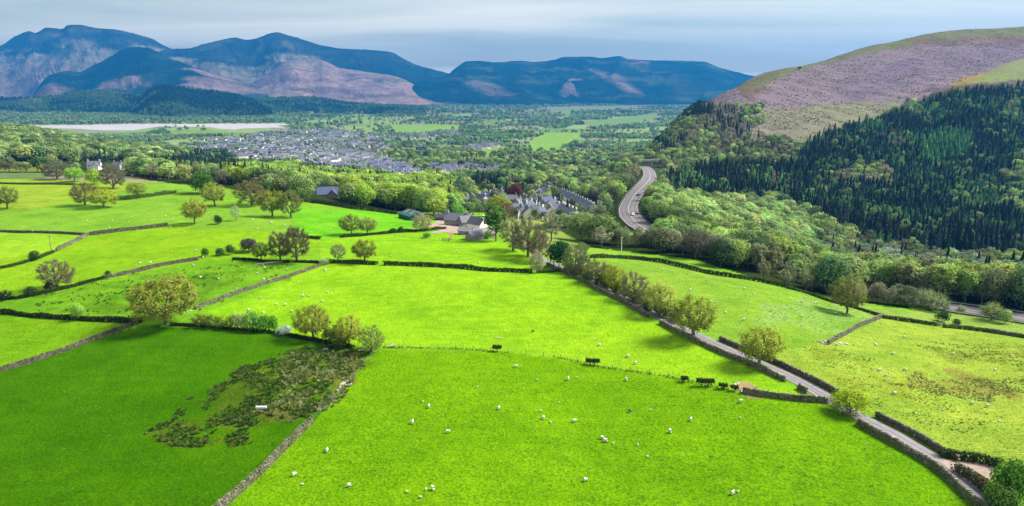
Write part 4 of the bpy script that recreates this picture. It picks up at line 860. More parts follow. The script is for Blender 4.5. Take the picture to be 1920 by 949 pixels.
# green barn
gx_, gy_ = at(775, 412); br = bpy.data.objects.new('barn', None); col.objects.link(br); br.location = (gx_, gy_, gz(gx_, gy_) - 0.2); br.rotation_euler = (0, 0, -0.95); tag(br, 'dark green metal barn with shallow pitched roof above the pasture', 'barn')
add('walls', mesh_np('barn_walls', *gable(13, 11, 3.4, 1.6), [M['sheetgreen']]), br); rf = add('roof', mesh_np('barn_roof', *roofm(13, 11, 3.4, 1.6, 0.4, 0.12), [M['sheetgreen']]), br)
add('ridge_cap', mesh_np('ridge_cap', *boxes([(0, 0, 5.14, 13.9, 0.3, 0.1)]), [M['steel']]), rf)
for s_ in (-1, 1): add('roof_light', mesh_np('roof_light', np.array([(s_*3-0.5,-3.6,3.4+1.6*(1-3.6/5.5)+.2),(s_*3+0.5,-3.6,3.4+1.6*(1-3.6/5.5)+.2),(s_*3+0.5,-1.2,3.4+1.6*(1-1.2/5.5)+.2),(s_*3-0.5,-1.2,3.4+1.6*(1-1.2/5.5)+.2)]), np.array([(0,1,2,3)]), [M['steel']]), rf)
add('door', mesh_np('barn_door', *boxes([(6.53, 0, 1.5, 0.1, 4.2, 3.0)]), [M['door']]), br)
# the village
VIL = [(842,372,.3,D2),(850,384,.3,D1),(838,396,.1,D2),(858,398,-.5,D4),(870,386,.4,D1),(905,383,.7,D2),(912,376,-.2,D1),(928,372,.3,D2),(941,374,.1,D4),(958,384,.2,D2),(972,392,-.3,D2),(966,402,.5,D1),(978,408,.1,D4),(992,398,-.4,D2),(1002,405,.2,D1),(985,386,.3,D2),(1000,384,-.2,D3),(1012,376,.2,D2),(1008,366,.4,D2),(1022,366,-.3,D1),(1030,360,.2,D2),(1024,388,.6,D2),(1020,396,.2,D3),(1036,392,-.8,D3),(1040,402,.3,D1),(990,410,.2,D2),(964,410,-.2,D3),(1032,408,.1,D2),(948,396,.3,D3),(950,404,.1,D1),(930,386,.4,D3),(916,392,-.3,D3),(884,378,.1,D3),(1014,410,-.5,D3)]
for i, (px_, py_, rz, dm) in enumerate(VIL):
    r = random.random(); wall, wn_ = (WHITE, 'white') if r < 0.66 else (CREAM, 'cream') if r < 0.8 else (GREY, 'grey')
    rf_, rn_ = (SLATE, 'dark slate') if random.random() < 0.6 else ((BLUE, 'blue slate') if random.random() < 0.6 else (BROWN, 'brown tiled'))
    sz = {D1: 'small', D2: 'mid-sized', D3: 'narrow', D4: 'long'}[dm]
    house(*at(px_, py_), rz + (1.5 if i % 5 in (0, 2, 3) else 0), dm, wall, rf_, f'{sz} {wn_} house with {rn_} roof, ' + ('front row' if py_ > 400 else 'back row' if py_ < 375 else 'middle row') + (' at the farm end of the village' if px_ < 870 else ' left of the copper beech' if px_ < 940 else ' below the copper beech' if px_ < 985 else ' in the middle of the village' if px_ < 1018 else ' near the terrace'), 'village houses', 2, wing=(dm in (D2, D4) and i % 2 == 0))
TP = dens(ground([(1053,372),(1066,378),(1085,388),(1104,398),(1113,404)]), 9.0); tn_, tt_ = normals(TP)
for i, (q, t_) in enumerate(zip(TP, tt_)):
    house(q[0], q[1], math.atan2(t_[1], t_[0]), (6.6, 7.4, 4.8 + 0.4 * (i % 2), 3.0), WHITE, BLUE if i % 3 else SLATE, 'white terraced house with blue slate roof in the row above the village street', 'terrace above the village street', 2)
TP = dens(ground([(1050,400),(1062,408),(1074,414)]), 9.0)
for i, q in enumerate(TP): house(q[0], q[1], -0.7, D3, WHITE, SLATE, 'narrow white house facing the village street from the farm side', 'houses on the near side of the village street', 2)
# the town in the valley
TOWN = [(352,278),(395,262),(450,258),(490,250),(560,244),(640,246),(700,254),(712,268),(690,282),(705,296),(760,312),(800,330),(790,346),(690,350),(600,346),(545,338),(510,324),(470,304),(420,292),(380,290)]
HAM = [([(800,316),(850,312),(940,318),(945,332),(900,338),(830,334)], 26), ([(866,280),(900,274),(936,270),(936,276),(900,282),(868,286)], 15), ([(700,258),(760,252),(850,246),(880,252),(850,258),(780,262),(720,266)], 34), ([(670,200),(760,188),(830,188),(830,194),(740,200)], 60), ([(960,184),(1110,183),(1110,187),(960,188)], 80), ([(640,262),(720,266),(730,290),(690,286)], 30), ([(700,304),(760,316),(800,336),(740,340)], 28), ([(560,180),(640,182),(700,198),(620,200)], 90), ([(280,300),(360,296),(372,304),(300,310)], 45)]
def spread(poly, sp, y0=500, y1=7500):
    u_, s_ = ray(*np.array(poly).T); out = []
    us = np.linspace(u_.min(), u_.max(), 3); y = y0
    while y < y1:
        xs = np.arange(u_.min() * y - sp, u_.max() * y + sp, sp); X = xs + (rng.random(len(xs)) - 0.5) * sp * 0.8; Y = y + (rng.random(len(xs)) - 0.5) * sp * 0.8
        Z = height(X, Y); a, b_ = proj(X, Y, Z); k = inpoly(a, b_, poly); out += list(zip(X[k], Y[k], Z[k])); y += sp
    return out
T0 = []
for x, y, z in spread(TOWN, 22, 900, 3200):
    if vnoise(np.array([x / 90]), np.array([y / 120]), 4)[0] > 0.24 and random.random() < 0.9: T0.append((x, y, z, 0.4 + 0.6 * float(vnoise(np.array([x / 220]), np.array([y / 220]), 6)[0]) + random.choice((0, 0, 1.57)) + random.uniform(-.12, .12)))
for poly, sp in HAM:
    for x, y, z in spread(poly, sp): T0.append((x, y, z, random.choice((0.2, 0.3, 1.7)) + random.uniform(-.2, .2)))
T0.sort(key=lambda q: q[1]); print('TOWN HOUSES', len(T0))
TD = [(10, 8, 6.4, 3.2), (13, 8.5, 7.0, 3.4), (8.5, 7.5, 6.2, 3.0), (17, 9, 7.6, 3.8)]
NEARH = 250
for i, (x, y, z, rz) in enumerate(T0[:NEARH]):
    r = random.random(); wall, wn_ = (WHITE, 'white') if r < 0.6 else (GREY, 'grey stone') if r < 0.85 else (CREAM, 'cream'); rf_ = (SLATE, BLUE, (0.75, 0.8, 1.1))[i % 3]
    house(x, y, rz, TD[i % 3 if i % 11 else 3], wall, rf_, f'{wn_} house with slate roof in the near streets of the valley town', f'{wn_} houses of the valley town', 1)
V = []; F4 = []; F3 = []; CC = []; n0 = 0
for x, y, z, rz in T0[NEARH:]:
    d_ = TD[random.choice((0, 0, 1, 2, 2, 3))]; w_, d, h, rise = d_; wv, _ = gable(*d_); rv, rfc = roofm(*d_); c_, s_ = math.cos(rz), math.sin(rz); r = random.random()
    wc = np.array((0.86, 0.85, 0.83)) * (1 if r < 0.64 else 0.35 if r < 0.86 else 0.8); rc = np.array((0.07, 0.075, 0.10)) * random.uniform(0.4, 1.9)
    for v_, c0 in ((wv, wc), (rv, rc)):
        V.append(np.c_[v_[:, 0] * c_ - v_[:, 1] * s_ + x, v_[:, 0] * s_ + v_[:, 1] * c_ + y, v_[:, 2] + z]); CC.append(np.tile(c0, (len(v_), 1)))
    F4.append(np.array([(0,1,5,4),(2,3,7,6),(1,2,6,5),(3,0,4,7)]) + n0); F3.append(np.array([(5,6,9),(7,4,8)]) + n0); F4.append(rfc + n0 + 10); n0 += 22
if V:
    me = mesh_np('town', np.concatenate(V), [np.concatenate(F4), np.concatenate(F3)], [M['town']]); attr_c(me, 'col', np.concatenate(CC)); tag(add('town_houses', me), 'crowded slate roofs and pale walls of the far streets of the town', 'houses', None, 'stuff')
# tall dark block among the trees, long low building
def block(px_, py_, w_, d, h, rz, label, wall, storeys, nw):
    x, y = at(px_, py_); root = bpy.data.objects.new('tall_building', None); col.objects.link(root); root.location = (x, y, gz(x, y)); root.rotation_euler = (0, 0, rz); tag(root, label, 'building')
    o = add('walls', mesh_np('block_walls', *boxes([(0, 0, h / 2 - 1, w_, d, h + 2)]), [M['render']]), root); o['tint'] = wall; o = add('roof', mesh_np('block_roof', *boxes([(0, 0, h + 0.3, w_ + 0.6, d + 0.6, 0.5), (w_ * 0.2, 0, h + 1.4, w_ * 0.2, d * 0.4, 1.8)]), [M['slate']]), root); o['tint'] = [1.0, 1.0, 1.2]
    wm = mesh_np('window', *boxes([(0, 0, 0, w_ / nw * 0.55, 0.1, 1.9)]), [M['glass']])
    for st in range(storeys):
        for i in range(nw): add('window', wm, root, loc=((i + 0.5) / nw * w_ - w_ / 2, -d / 2 - 0.03, 2.0 + st * h / storeys))
block(790, 291, 26, 14, 20, 0.15, 'tall dark blue block standing among valley trees', [0.28, 0.32, 0.5], 5, 7)
block(1128, 300, 26, 12, 6, 0.1, 'long low pale building in the woods below the meadows', [0.8, 0.75, 0.75], 1, 6)
block(850, 325, 24, 14, 7, 0.2, 'flat-roofed pale building at the back of the nearer streets', [0.85, 0.8, 0.8], 2, 6)
# bridge over the main road
e0 = MAIN[-1]; d_ = MAIN[-1] - MAIN[-4]; an = math.atan2(d_[1], d_[0]) + math.pi / 2; zb = gz(*MAIN[-2]) + 6.5
M['concrete'] = plain('concrete', (0.36, 0.36, 0.37), 0.9, 0.12, 0.4)
root = bpy.data.objects.new('road_bridge', None); col.objects.link(root); root.location = (MAIN[-2][0], MAIN[-2][1], zb - 6.5); root.rotation_euler = (0, 0, 0.06); tag(root, 'grey concrete bridge crossing over the main road', 'bridge')
add('deck', mesh_np('deck', *boxes([(0, 0, 6.6, 40, 7, 0.9)]), [M['concrete']]), root)
for s_ in (-1, 1): add('parapet', mesh_np('parapet', *boxes([(0, s_ * 3.4, 7.65, 40, 0.3, 1.2)]), [M['concrete']]), root)
for x in (-9, 9): add('pier', mesh_np('pier', *boxes([(x, 0, 3, 1.2, 5, 6.4)]), [M['concrete']]), root)
for x in (-21, 21): add('abutment', mesh_np('abutment', *boxes([(x, 0, 3.2, 4, 8, 7.6)]), [M['concrete']]), root)
# ================================================================== TREES: where they stand
TC = np.array([0.78, 1.0, 1.05])
LK = 1.02       # leaves shade one another: their base colour is lifted against flat ground
TREES = []      # x, y, z, height, width, kind, tint, name, label, group, keep
def T(x, y, h, w_, kind, tint, name, label, group, keep=False, var=0.12, z=None):
    t = np.array(alb(*tint, k=LK * (0.8 if 'bare' in kind else 1))) * TC * (1 + rng.normal(0, var)) * (1 + rng.normal(0, 0.05, 3)); TREES.append([x, y, gz(x, y) if z is None else z, h, w_, kind, np.clip(t, 0.004, 0.9), name, label, group, keep])
def ft(px_, py_, wpx, hpx, kind, tint, label, name='tree', group='trees standing in the pastures'):
    g = ground([(px_, py_)])[0]; d = (g[1] * CT + (ZC - g[2]) * ST) / FPX; T(g[0], g[1], hpx * d / 0.97, wpx * d, kind, tint, name, label, group, True, 0.03, z=g[2])
OLV, YEL, BRN, GRN, DKG, ORG, PAL, GRY = (150, 148, 58), (176, 176, 62), (132, 116, 84), (110, 146, 50), (52, 84, 34), (176, 150, 48), (178, 186, 98), (142, 134, 104)
ft(312, 608, 116, 90, 'oak', (160, 152, 54), 'big spreading oak with broad domed olive crown where the walls meet', 'oak_tree')
ft(108, 541, 60, 54, 'bare', (146, 128, 84), 'lone brown thinly leafed tree standing on the dark hedge line', 'bare_tree')
ft(365, 419, 42, 46, 'oak', (168, 152, 58), 'yellow-brown oak alone in the far pasture', 'oak_tree')
ft(160, 385, 46, 42, 'bare', (126, 108, 72), 'leafless spreading tree left of the round yellow oak', 'bare_tree')
ft(195, 389, 50, 34, 'oak', (176, 168, 48), 'low round yellow oak in the upper left pasture', 'oak_tree')
ft(213, 354, 46, 46, 'bare', (122, 112, 84), 'tall grey-brown tree beside the top hedge', 'bare_tree')
ft(403, 387, 42, 44, 'oak', (168, 162, 64), 'pale yellow oak in front of the dark conifers', 'oak_tree')
ft(14, 392, 38, 42, 'oak', (132, 128, 60), 'dull olive tree cut by the left edge', 'oak_tree')
ft(473, 386, 60, 46, 'bare', (140, 128, 74), 'wide brownish tree at the back of the trio by the bank', 'bare_tree')
ft(511, 406, 48, 48, 'oak', (156, 146, 56), 'olive oak in the middle of the trio by the bank', 'oak_tree')
ft(546, 409, 44, 52, 'bare', (150, 134, 70), 'brown-tipped tree right of the olive oak by the bank', 'bare_tree')
ft(557, 490, 58, 64, 'bare', (104, 92, 62), 'tall leafless tree with dark limbs above the wall', 'bare_tree')
ft(526, 489, 44, 54, 'bare', (112, 100, 64), 'slimmer leafless tree left of the tall one', 'bare_tree')
ft(490, 488, 32, 34, 'oak', (124, 130, 54), 'small olive tree left of the leafless pair', 'oak_tree')
ft(467, 473, 30, 26, 'round', (92, 84, 74), 'dark bushy tree dusted with pinkish blossom', 'blossom_tree')
ft(684, 490, 44, 40, 'oak', (128, 128, 48), 'dark-limbed olive tree on the hedge of the bright field', 'oak_tree')
ft(634, 489, 28, 32, 'bare', (170, 156, 104), 'small pale leafless tree at the wall end', 'bare_tree')
ft(659, 441, 42, 40, 'oak', (140, 138, 66), 'larger of two olive trees below the wood', 'oak_tree')
ft(689, 439, 34, 32, 'oak', (146, 142, 72), 'smaller of two olive trees below the wood', 'oak_tree')
ft(380, 363, 42, 38, 'round', (84, 112, 40), 'full round dark green tree beside the far pasture', 'round_tree')
ft(258, 369, 34, 27, 'round', (160, 164, 66), 'bushy yellow-green tree on the hedge right of the round oak', 'round_tree')
ft(178, 346, 32, 28, 'round', (158, 176, 56), 'bright yellow-green tree at the corner of the top pasture', 'round_tree')
ft(140, 341, 32, 26, 'round', (146, 168, 60), 'yellow-green tree left of the bright one at the top pasture', 'round_tree')
ft(108, 337, 44, 32, 'bare', (120, 108, 84), 'wide grey thicket of a tree at the top pasture', 'bare_tree')
ft(443, 414, 18, 30, 'tallbare', (186, 180, 130), 'thin pale sapling in the far pasture', 'sapling')
ft(408, 420, 16, 17, 'bush', (54, 76, 34), 'small dark round bush right of the lone far oak', 'bush')
ft(1300, 635, 80, 82, 'oak', (168, 156, 50), 'orange-brown oak leaning over the lane', 'oak_tree')
ft(1423, 686, 80, 74, 'oak', (184, 168, 58), 'yellow open-crowned tree beside the lane wall', 'oak_tree')
ft(1236, 592, 62, 62, 'oak', (190, 186, 78), 'pale yellow airy tree above the lane', 'oak_tree')
ft(1152, 548, 46, 52, 'oak', (182, 166, 52), 'golden tree at the end of the lane hedgerow', 'oak_tree')
ft(1188, 566, 50, 58, 'bare', (140, 128, 80), 'olive-grey twiggy tree between the golden and pale yellow trees', 'bare_tree')
ft(1212, 580, 40, 46, 'bare', (150, 138, 84), 'twiggy tree close left of the pale yellow airy tree', 'bare_tree')
ft(1594, 776, 66, 46, 'round', (178, 182, 42), 'bright yellow-green bush tree leaning over the lane wall', 'willow_bush')
ft(1588, 588, 64, 72, 'oak', (160, 144, 72), 'old stag-headed oak on the broken bank', 'oak_tree')
ft(930, 452, 46, 68, 'tall', (96, 128, 44), 'tall green ivy-clad tree above the farm', 'ivy_tree')
ft(962, 470, 52, 62, 'bare', (158, 136, 92), 'left brown leafless tree of the clump by the farm lane', 'bare_tree')
ft(990, 482, 62, 72, 'bare', (136, 118, 86), 'big brown leafless tree in the clump by the farm lane', 'bare_tree')
ft(1012, 492, 46, 56, 'bare', (140, 122, 90), 'right brown leafless tree of the clump by the farm lane', 'bare_tree')
ft(1034, 452, 42, 60, 'tallbare', (150, 138, 112), 'tall grey leafless tree standing in the paddock', 'bare_tree')
ft(1048, 502, 42, 50, 'round', (38, 84, 26), 'dark glossy evergreen beside the lane', 'holly_tree')
ft(1078, 512, 46, 56, 'bare', (138, 132, 86), 'ivy-wrapped twiggy tree right of the dark evergreen', 'bare_tree')
ft(1092, 520, 34, 44, 'bare', (124, 118, 76), 'twiggy grey-green tree over the lane wall', 'bare_tree')
ft(1118, 532, 46, 44, 'bare', (132, 124, 78), 'bushy grey tree left of the golden tree', 'bare_tree')
ft(1136, 538, 40, 42, 'bare', (138, 128, 80), 'low twiggy tree tucked behind the golden tree', 'bare_tree')
ft(1006, 512, 28, 40, 'bare', (182, 162, 128), 'pale pollard where the dark hedge meets the lane', 'bare_tree')
ft(588, 636, 66, 64, 'oak', (156, 144, 56), 'olive-brown tree with a pale forked stem on the field bank', 'oak_tree')
ft(655, 648, 52, 60, 'oak', (164, 154, 62), 'upright olive tree near the corner of the rushy field', 'oak_tree')
ft(697, 659, 48, 50, 'bare', (164, 160, 74), 'gnarled tree at the corner where the fences meet', 'bare_tree')
ft(622, 642, 36, 30, 'bush', (108, 124, 46), 'dark bush between the two olive bank trees', 'bush')
ft(640, 650, 40, 30, 'bush', (126, 136, 48), 'low bush right of the dark bank bush', 'bush')
for i, (px_, w_, h, tn, lb) in enumerate([(378,40,26,(112,118,46),'first dark bush at the oak end of the bank row'),(404,38,26,(124,130,48),'second olive bush of the bank row'),(430,38,28,(112,122,48),'third dense bush of the bank row'),(452,32,30,(168,170,110),'pale flowering bush in the bank row'),(474,40,36,(140,170,70),'tall light green bush in the bank row'),(496,36,30,(104,150,44),'bright green bush near the end of the bank row'),(514,18,32,(96,150,44),'slim green sapling at the end of the bank row')]):
    ft(px_, 612 + (px_ - 378) * 0.075, w_, h, 'thorn' if i in (0, 1, 2) else 'bush', tn, lb, 'bush', 'row of bushes on the field bank')
ft(534, 627, 28, 18, 'bush', (196, 196, 176), 'low bush white with blossom on the field bank', 'blossom_bush')
ft(147, 599, 24, 30, 'round', (156, 188, 76), 'small pale green tree on the ragged hedge', 'round_tree')
for px_, py_, w_, h, tn, lb in [(8,563,34,22,(54,66,30),'dark scrub bush at the left edge of the hedge line'),(58,555,22,18,(64,78,34),'dark bush on the hedge between the edge and the brown tree'),(94,544,18,18,(48,60,28),'dark bush at the foot of the lone brown tree'),(65,488,20,18,(60,78,34),'dark round bush below the telegraph pole'),(203,520,12,14,(88,120,44),'small green bush at the end of the curving wall'),(385,482,14,18,(104,128,44),'small tree at the end of the curving wall'),(413,480,18,16,(88,112,40),'green bush right of the wall end'),(433,478,18,20,(88,118,40),'taller green bush on the broken hedge'),(1766,603,26,20,(60,84,34),'larger of two dark round bushes above the clipped hedge'),(1793,609,16,12,(60,84,34),'smaller of two dark round bushes above the clipped hedge'),(1750,582,52,36,(142,146,92),'wide grey-green bush beside the main road'),(1858,600,38,36,(150,160,88),'pale green roadside bush near the right edge'),(1884,606,26,26,(144,160,88),'small pale green bush right of the roadside bush'),(1702,576,40,30,(128,124,76),'brown-green roadside thicket left of the wide bush'),(610,494,26,10,(170,168,110),'low pale bush sprawling at the wall top'),(1060,470,20,16,(96,128,48),'round green bush in the paddock'),(1090,472,26,18,(92,120,52),'green bush at the paddock corner'),(800,446,16,10,(100,140,50),'low green bush beside the farm fence'),(914,448,20,16,(130,170,70),'light green bush by the brown-roofed shed'),(737,437,14,10,(70,100,40),'small dark bush under the barn'),(752,436,12,12,(80,110,40),'second small bush under the barn'),(860,407,24,24,(132,176,78),'soft green round tree behind the farmhouse'),(836,405,16,14,(140,150,90),'grey-green bush by the gravel yard')]:
    ft(px_, py_, w_, h, 'thorn' if w_ > 30 else 'bush', tn, lb, 'bush', 'bushes on hedges and verges')
ft(792, 434, 36, 34, 'bare', (170, 158, 108), 'blossoming fruit tree in front of the gravel yard', 'fruit_tree')
ft(886, 432, 16, 18, 'round', (42, 52, 34), 'dark yew between farmhouse and white cottage', 'yew_tree')
ft(965, 380, 28, 34, 'round', (120, 50, 52), 'dark red copper beech above the village roofs', 'copper_beech')
ft(950, 374, 18, 36, 'conifer', (34, 54, 42), 'single dark conifer beside the copper beech', 'conifer')
ft(935, 408, 44, 40, 'round', (158, 158, 54), 'yellow-green dome tree between farm and village', 'round_tree')
ft(948, 418, 34, 38, 'bare', (140, 112, 82), 'brown tree behind the tall ivy tree', 'bare_tree')
ft(1898, 948, 74, 92, 'round', (98, 132, 40), 'leafy green tree filling the bottom right corner', 'corner_tree')
ft(1872, 962, 56, 60, 'round', (104, 126, 42), 'lower green tree beside the bottom right corner tree', 'corner_tree')
ft(1845, 895, 0.1, 0.1, 'bush', (200, 200, 180), 'tiny shrub in the gateway', 'bush') if False else None
for i in range(8):
    ft(1092 + i * 5.4, 400 + i * 4.4, 14, 12, 'bush', (158, 192, 122), 'clipped pale green tree in the avenue beside the village street', 'avenue_tree', 'avenue beside the village street')
ft(1473, 125, 14, 13, 'pine', (48, 60, 40), 'lone wind-bent pine on the skyline of the hill', 'pine_tree')
ft(1499, 130, 7, 5, 'bush', (60, 70, 40), 'dark thorn bush below the skyline right of the lone pine', 'bush')

# belts along the main road
def belt(pts, sp, jit, kinds, tints, h0, h1, wr, label, name, group, keep=0):
    P = dens(ground(pts), sp)
    for q in P:
        x, y = q + rng.normal(0, jit, 2); h = rng.uniform(h0, h1); k = kinds[rng.integers(len(kinds))]; T(x, y, h, h * rng.uniform(*wr), k, tints[rng.integers(len(tints))], name, label, group)
GB = [(150,146,104),(134,126,92),(142,140,90),(126,118,86),(158,150,112)]; GG = [(154,166,80),(136,148,72),(168,176,80),(118,134,66),(148,150,88),(150,142,100)]
for k in range(3):
    belt([(1110,455 - k*2),(1160,462 - k*2),(1220,465 - k*2),(1300,477 - k*3),(1380,496 - k*3),(1440,514 - k*3)], 4.2, 1.2, ['tallbare', 'tallbare', 'tall'], GB, 8, 11.5, (0.42, 0.62), 'slender grey-brown tree in the belt above the right-hand pasture', 'belt_tree', 'grey belt of trees along the main road')
belt([(1440,524),(1500,540),(1560,553),(1640,566),(1720,574)], 3.6, 1.2, ['bare', 'tallbare', 'thorn', 'round'], GB + [(158,148,80)], 5, 8, (0.6, 1.0), 'brownish scrub tree on the road bank near the old oak', 'scrub_tree', 'scrub along the road bank')
belt([(1740,580),(1800,586),(1860,592)], 6, 1.0, ['thorn'], GB, 2, 3.4, (0.8, 1.3), 'low scrub bush on the verge of the main road', 'scrub_bush', 'low scrub on the road verge')
for k in range(4):
    belt([(1240,462 - k*5),(1330,477 - k*5),(1420,498 - k*5),(1500,521 - k*6),(1600,542 - k*6),(1700,553 - k*7),(1800,566 - k*7),(1920,580 - k*7),(2050,596 - k*7)][(0 if k else 3):], 5.0, 1.6, ['tall', 'tall', 'round', 'tall'], GG, 10, 14.5, (0.5, 0.8), 'green tree in the belt beyond the main road', 'belt_tree', 'green belt beyond the main road')

belt([(1066,512),(1100,526),(1140,543),(1180,562),(1220,583),(1262,604)], 2.6, 0.5, ['thorn'], [(118,116,66),(132,128,70),(104,110,54)], 2.6, 4.2, (0.9, 1.3), 'twiggy hedgerow bush under the trees on the lane', 'hedgerow_bush', 'hedgerow bushes on the lane')
# woods: zones of the ground, first match wins
A66 = [(1130,446),(1146,400),(1176,362),(1198,336),(1188,308),(1236,308),(1240,340),(1222,372),(1212,400),(1240,440),(1250,470),(1165,470)]
CLEAR = [A66, [(826,432),(832,404),(850,402),(915,412),(922,432),(912,455)], [(740,398),(800,398),(800,425),(760,425)], [(1000,440),(1050,432),(1100,462),(1060,492),(1020,480)], [(1095,418),(1165,430),(1200,442),(1130,444)], [(0,303),(135,305),(150,322),(0,322)], [(582,358),(652,358),(656,399),(582,393)], [(1040,378),(1062,384),(1132,446),(1118,452)], [(150,304),(245,304),(245,336),(150,336)], [(855,408),(1000,418),(1040,430),(900,425)], [(1104,282),(1112,240),(1096,240),(1092,262)]]
VILP = [(830,430),(834,380),(870,362),(925,352),(1010,350),(1060,360),(1125,395),(1125,410),(1060,428),(1000,430),(900,430)]
CL = GG; 
LIGHT = [(162,172,98),(146,158,90),(172,178,104),(130,144,84),(154,154,104)]; MIXD = [(136,144,82),(112,126,72),(152,160,86),(92,108,64),(126,124,84),(160,164,90)]; DKC = [(32,48,36),(38,56,42),(30,44,36),(46,62,46)]; DKF = [(34,46,38),(44,58,46),(30,42,38),(54,70,52),(40,52,44)]; BRW = [(150,138,108),(136,124,98),(164,150,116)]; LARCH = [(92,138,74),(80,122,70),(104,146,80)]
ZONES = [  # outline of the ground, trees: (kind, share, tints, height, width ratio), spacing factor, label, group
 ([(1290,292),(1180,255),(1290,196),(1370,158),(1380,168),(1300,215),(1210,258)], [('spruce',1,DKC,(12,16),(0.28,0.36))], 1.0, 'dark spruce on the far shoulder of the hill', 'spruces on the hill shoulder'),
 ([(1372,165),(1390,150),(1452,128),(1456,138),(1400,162)], [('spruce',1,DKC,(5,8),(0.3,0.4))], 0.8, 'dark spruce on the skyline of the hill', 'spruces on the skyline'),
 ([(1740,262),(1800,246),(1822,262),(1815,300),(1745,322),(1715,300)], [('spruce',1,LARCH,(12,16),(0.4,0.5))], 1.0, 'fresh green larch in the bright patch among dark conifers', 'larches on the hill'),
 ([(1210,300),(1190,278),(1300,212),(1390,172),(1432,196),(1400,250),(1392,270),(1480,258),(1500,285),(1480,310),(1390,305),(1260,318)], [('wood',3,LIGHT,(5,10),(0.7,1.0)),('wood',5,[(150,146,92),(134,134,84),(158,150,104)],(4.5,8),(0.7,1.1)),('woodbare',3,BRW,(5,9),(0.7,1.0)),('spruce',0.9,DKC,(10,15),(0.3,0.4))], 1.15, 'light spring-green tree on the lower hillside', 'broadleaf wood on the hillside'),
 ([(1540,330),(1640,318),(1700,330),(1660,352),(1560,350)], [('wood',3,MIXD,(9,13),(0.7,1.0)),('wood',2,BRW,(9,12),(0.8,1.1)),('spruce',2,DKC,(12,17),(0.28,0.36))], 1.0, 'olive tree in the mixed strip among conifers', 'mixed strip on the hill'),
 ([(1870,330),(1920,290),(2200,290),(2200,420),(1900,420)], [('wood',5,MIXD,(10,14),(0.7,1.0)),('spruce',3,DKC,(14,18),(0.28,0.36))], 1.0, 'olive broadleaf tree at the right edge of the conifer forest', 'broadleaf trees edging the forest'),
 ([(1240,345),(1330,318),(1480,318),(1530,262),(1640,232),(1790,180),(1910,168),(2200,160),(2200,470),(1920,488),(1700,486),(1560,440),(1500,400),(1440,382),(1330,388),(1260,372)], [('spruce',14,DKF,(10,19),(0.34,0.48)),('wood',2.0,[(104,122,66),(124,136,76),(90,108,60)],(9,13),(0.6,0.9)),('spruce',3.4,LARCH,(12,16),(0.36,0.46)),('woodbare',0.4,BRW,(9,13),(0.6,0.9))], 0.9, 'tall dark spruce in the plantation on the hill', 'dark spruce plantation'),
 ([(1210,385),(1260,374),(1330,392),(1440,386),(1505,405),(1520,450),(1500,490),(1400,482),(1290,470),(1240,440)], [('wood',8,LIGHT,(9,14),(0.7,1.0)),('wood',3,MIXD,(9,13),(0.7,1.0))], 1.0, 'light green tree in the wood between road and plantation', 'light wood between road and plantation'),
 ([(1500,440),(1700,488),(1920,490),(2200,500),(2200,560),(1920,560),(1700,540),(1500,500)], [('wood',4,MIXD,(8,12),(0.7,1.0)),('woodbare',2,BRW,(8,12),(0.6,0.9)),('spruce',1,DKC,(12,16),(0.3,0.36)),('wood',2,[(150,150,130),(124,124,108)],(8,12),(0.6,0.9))], 1.15, 'grey-green tree along the foot of the plantation', 'trees at the foot of the plantation'),
 ([(290,330),(330,300),(430,292),(450,320),(420,348),(330,340)], [('spruce',5,DKC,(14,20),(0.28,0.36)),('wood',4,MIXD,(10,14),(0.7,1.0)),('woodbare',1.5,BRW,(8,12),(0.7,1.0))], 0.9, 'tall dark conifer in the clump behind the far pasture', 'conifer clump behind the far pasture'),
 ([(-200,236),(60,236),(250,256),(330,292),(290,318),(120,304),(-200,306)], [('wood',6,MIXD,(15,21),(0.95,1.25)),('wood',3,LIGHT,(14,19),(0.95,1.25)),('woodbare',1.4,BRW,(12,16),(0.9,1.1)),('spruce',0.6,DKC,(16,22),(0.3,0.4))], 1.7, 'large spreading tree in the rolling wood above the lake', 'rolling wood above the lake'),
 ([(430,348),(440,318),(540,312),(640,330),(760,345),(850,352),(850,400),(830,408),(745,398),(640,388),(560,375),(480,350)], [('wood',5,[(168,178,66),(146,160,60),(182,188,72)],(11,16),(0.75,1.05)),('wood',5,MIXD,(10,15),(0.75,1.05)),('woodbare',2,BRW,(9,13),(0.7,1.0)),('spruce',1.2,DKC,(14,19),(0.28,0.36))], 1.0, 'spring-leafed tree in the wood along the pasture edge', 'wood along the pasture edge'),
]
ZDEF = [('wood',5,MIXD,(8,15),(0.65,1.1)),('wood',3,LIGHT,(8,15),(0.65,1.1)),('woodbare',2.2,BRW,(8,13),(0.7,1.0)),('spruce',0.8,DKC,(12,18),(0.3,0.4))]
SL = (GZ - ZC) / GY; CUM = np.maximum.accumulate(SL, axis=0); LGY = np.log(gy)
def visible(x, y, z, h):
    i = np.clip(np.searchsorted(LGY, np.log(y)) - 2, 0, NY - 1); j = np.clip(((x / y - U0) / (U1 - U0) * (NU - 1)).round().astype(int), 0, NU - 1)
    return (z + h - ZC) / y > CUM[i, j] + 0.0005
def cand(y0, y1, sp, u0=-0.82, u1=0.82):
    X = []; Y = []; y = y0
    while y < y1:
        xs = np.arange(u0 * y, u1 * y, sp); X.append(xs + (rng.random(len(xs)) - 0.5) * sp * 0.9); Y.append(y + (rng.random(len(xs)) - 0.5) * sp * 0.9); y += sp
    X = np.concatenate(X); Y = np.concatenate(Y); Z = height(X, Y); a, b_ = proj(X, Y, Z); return X, Y, Z, a, b_
FAR = []
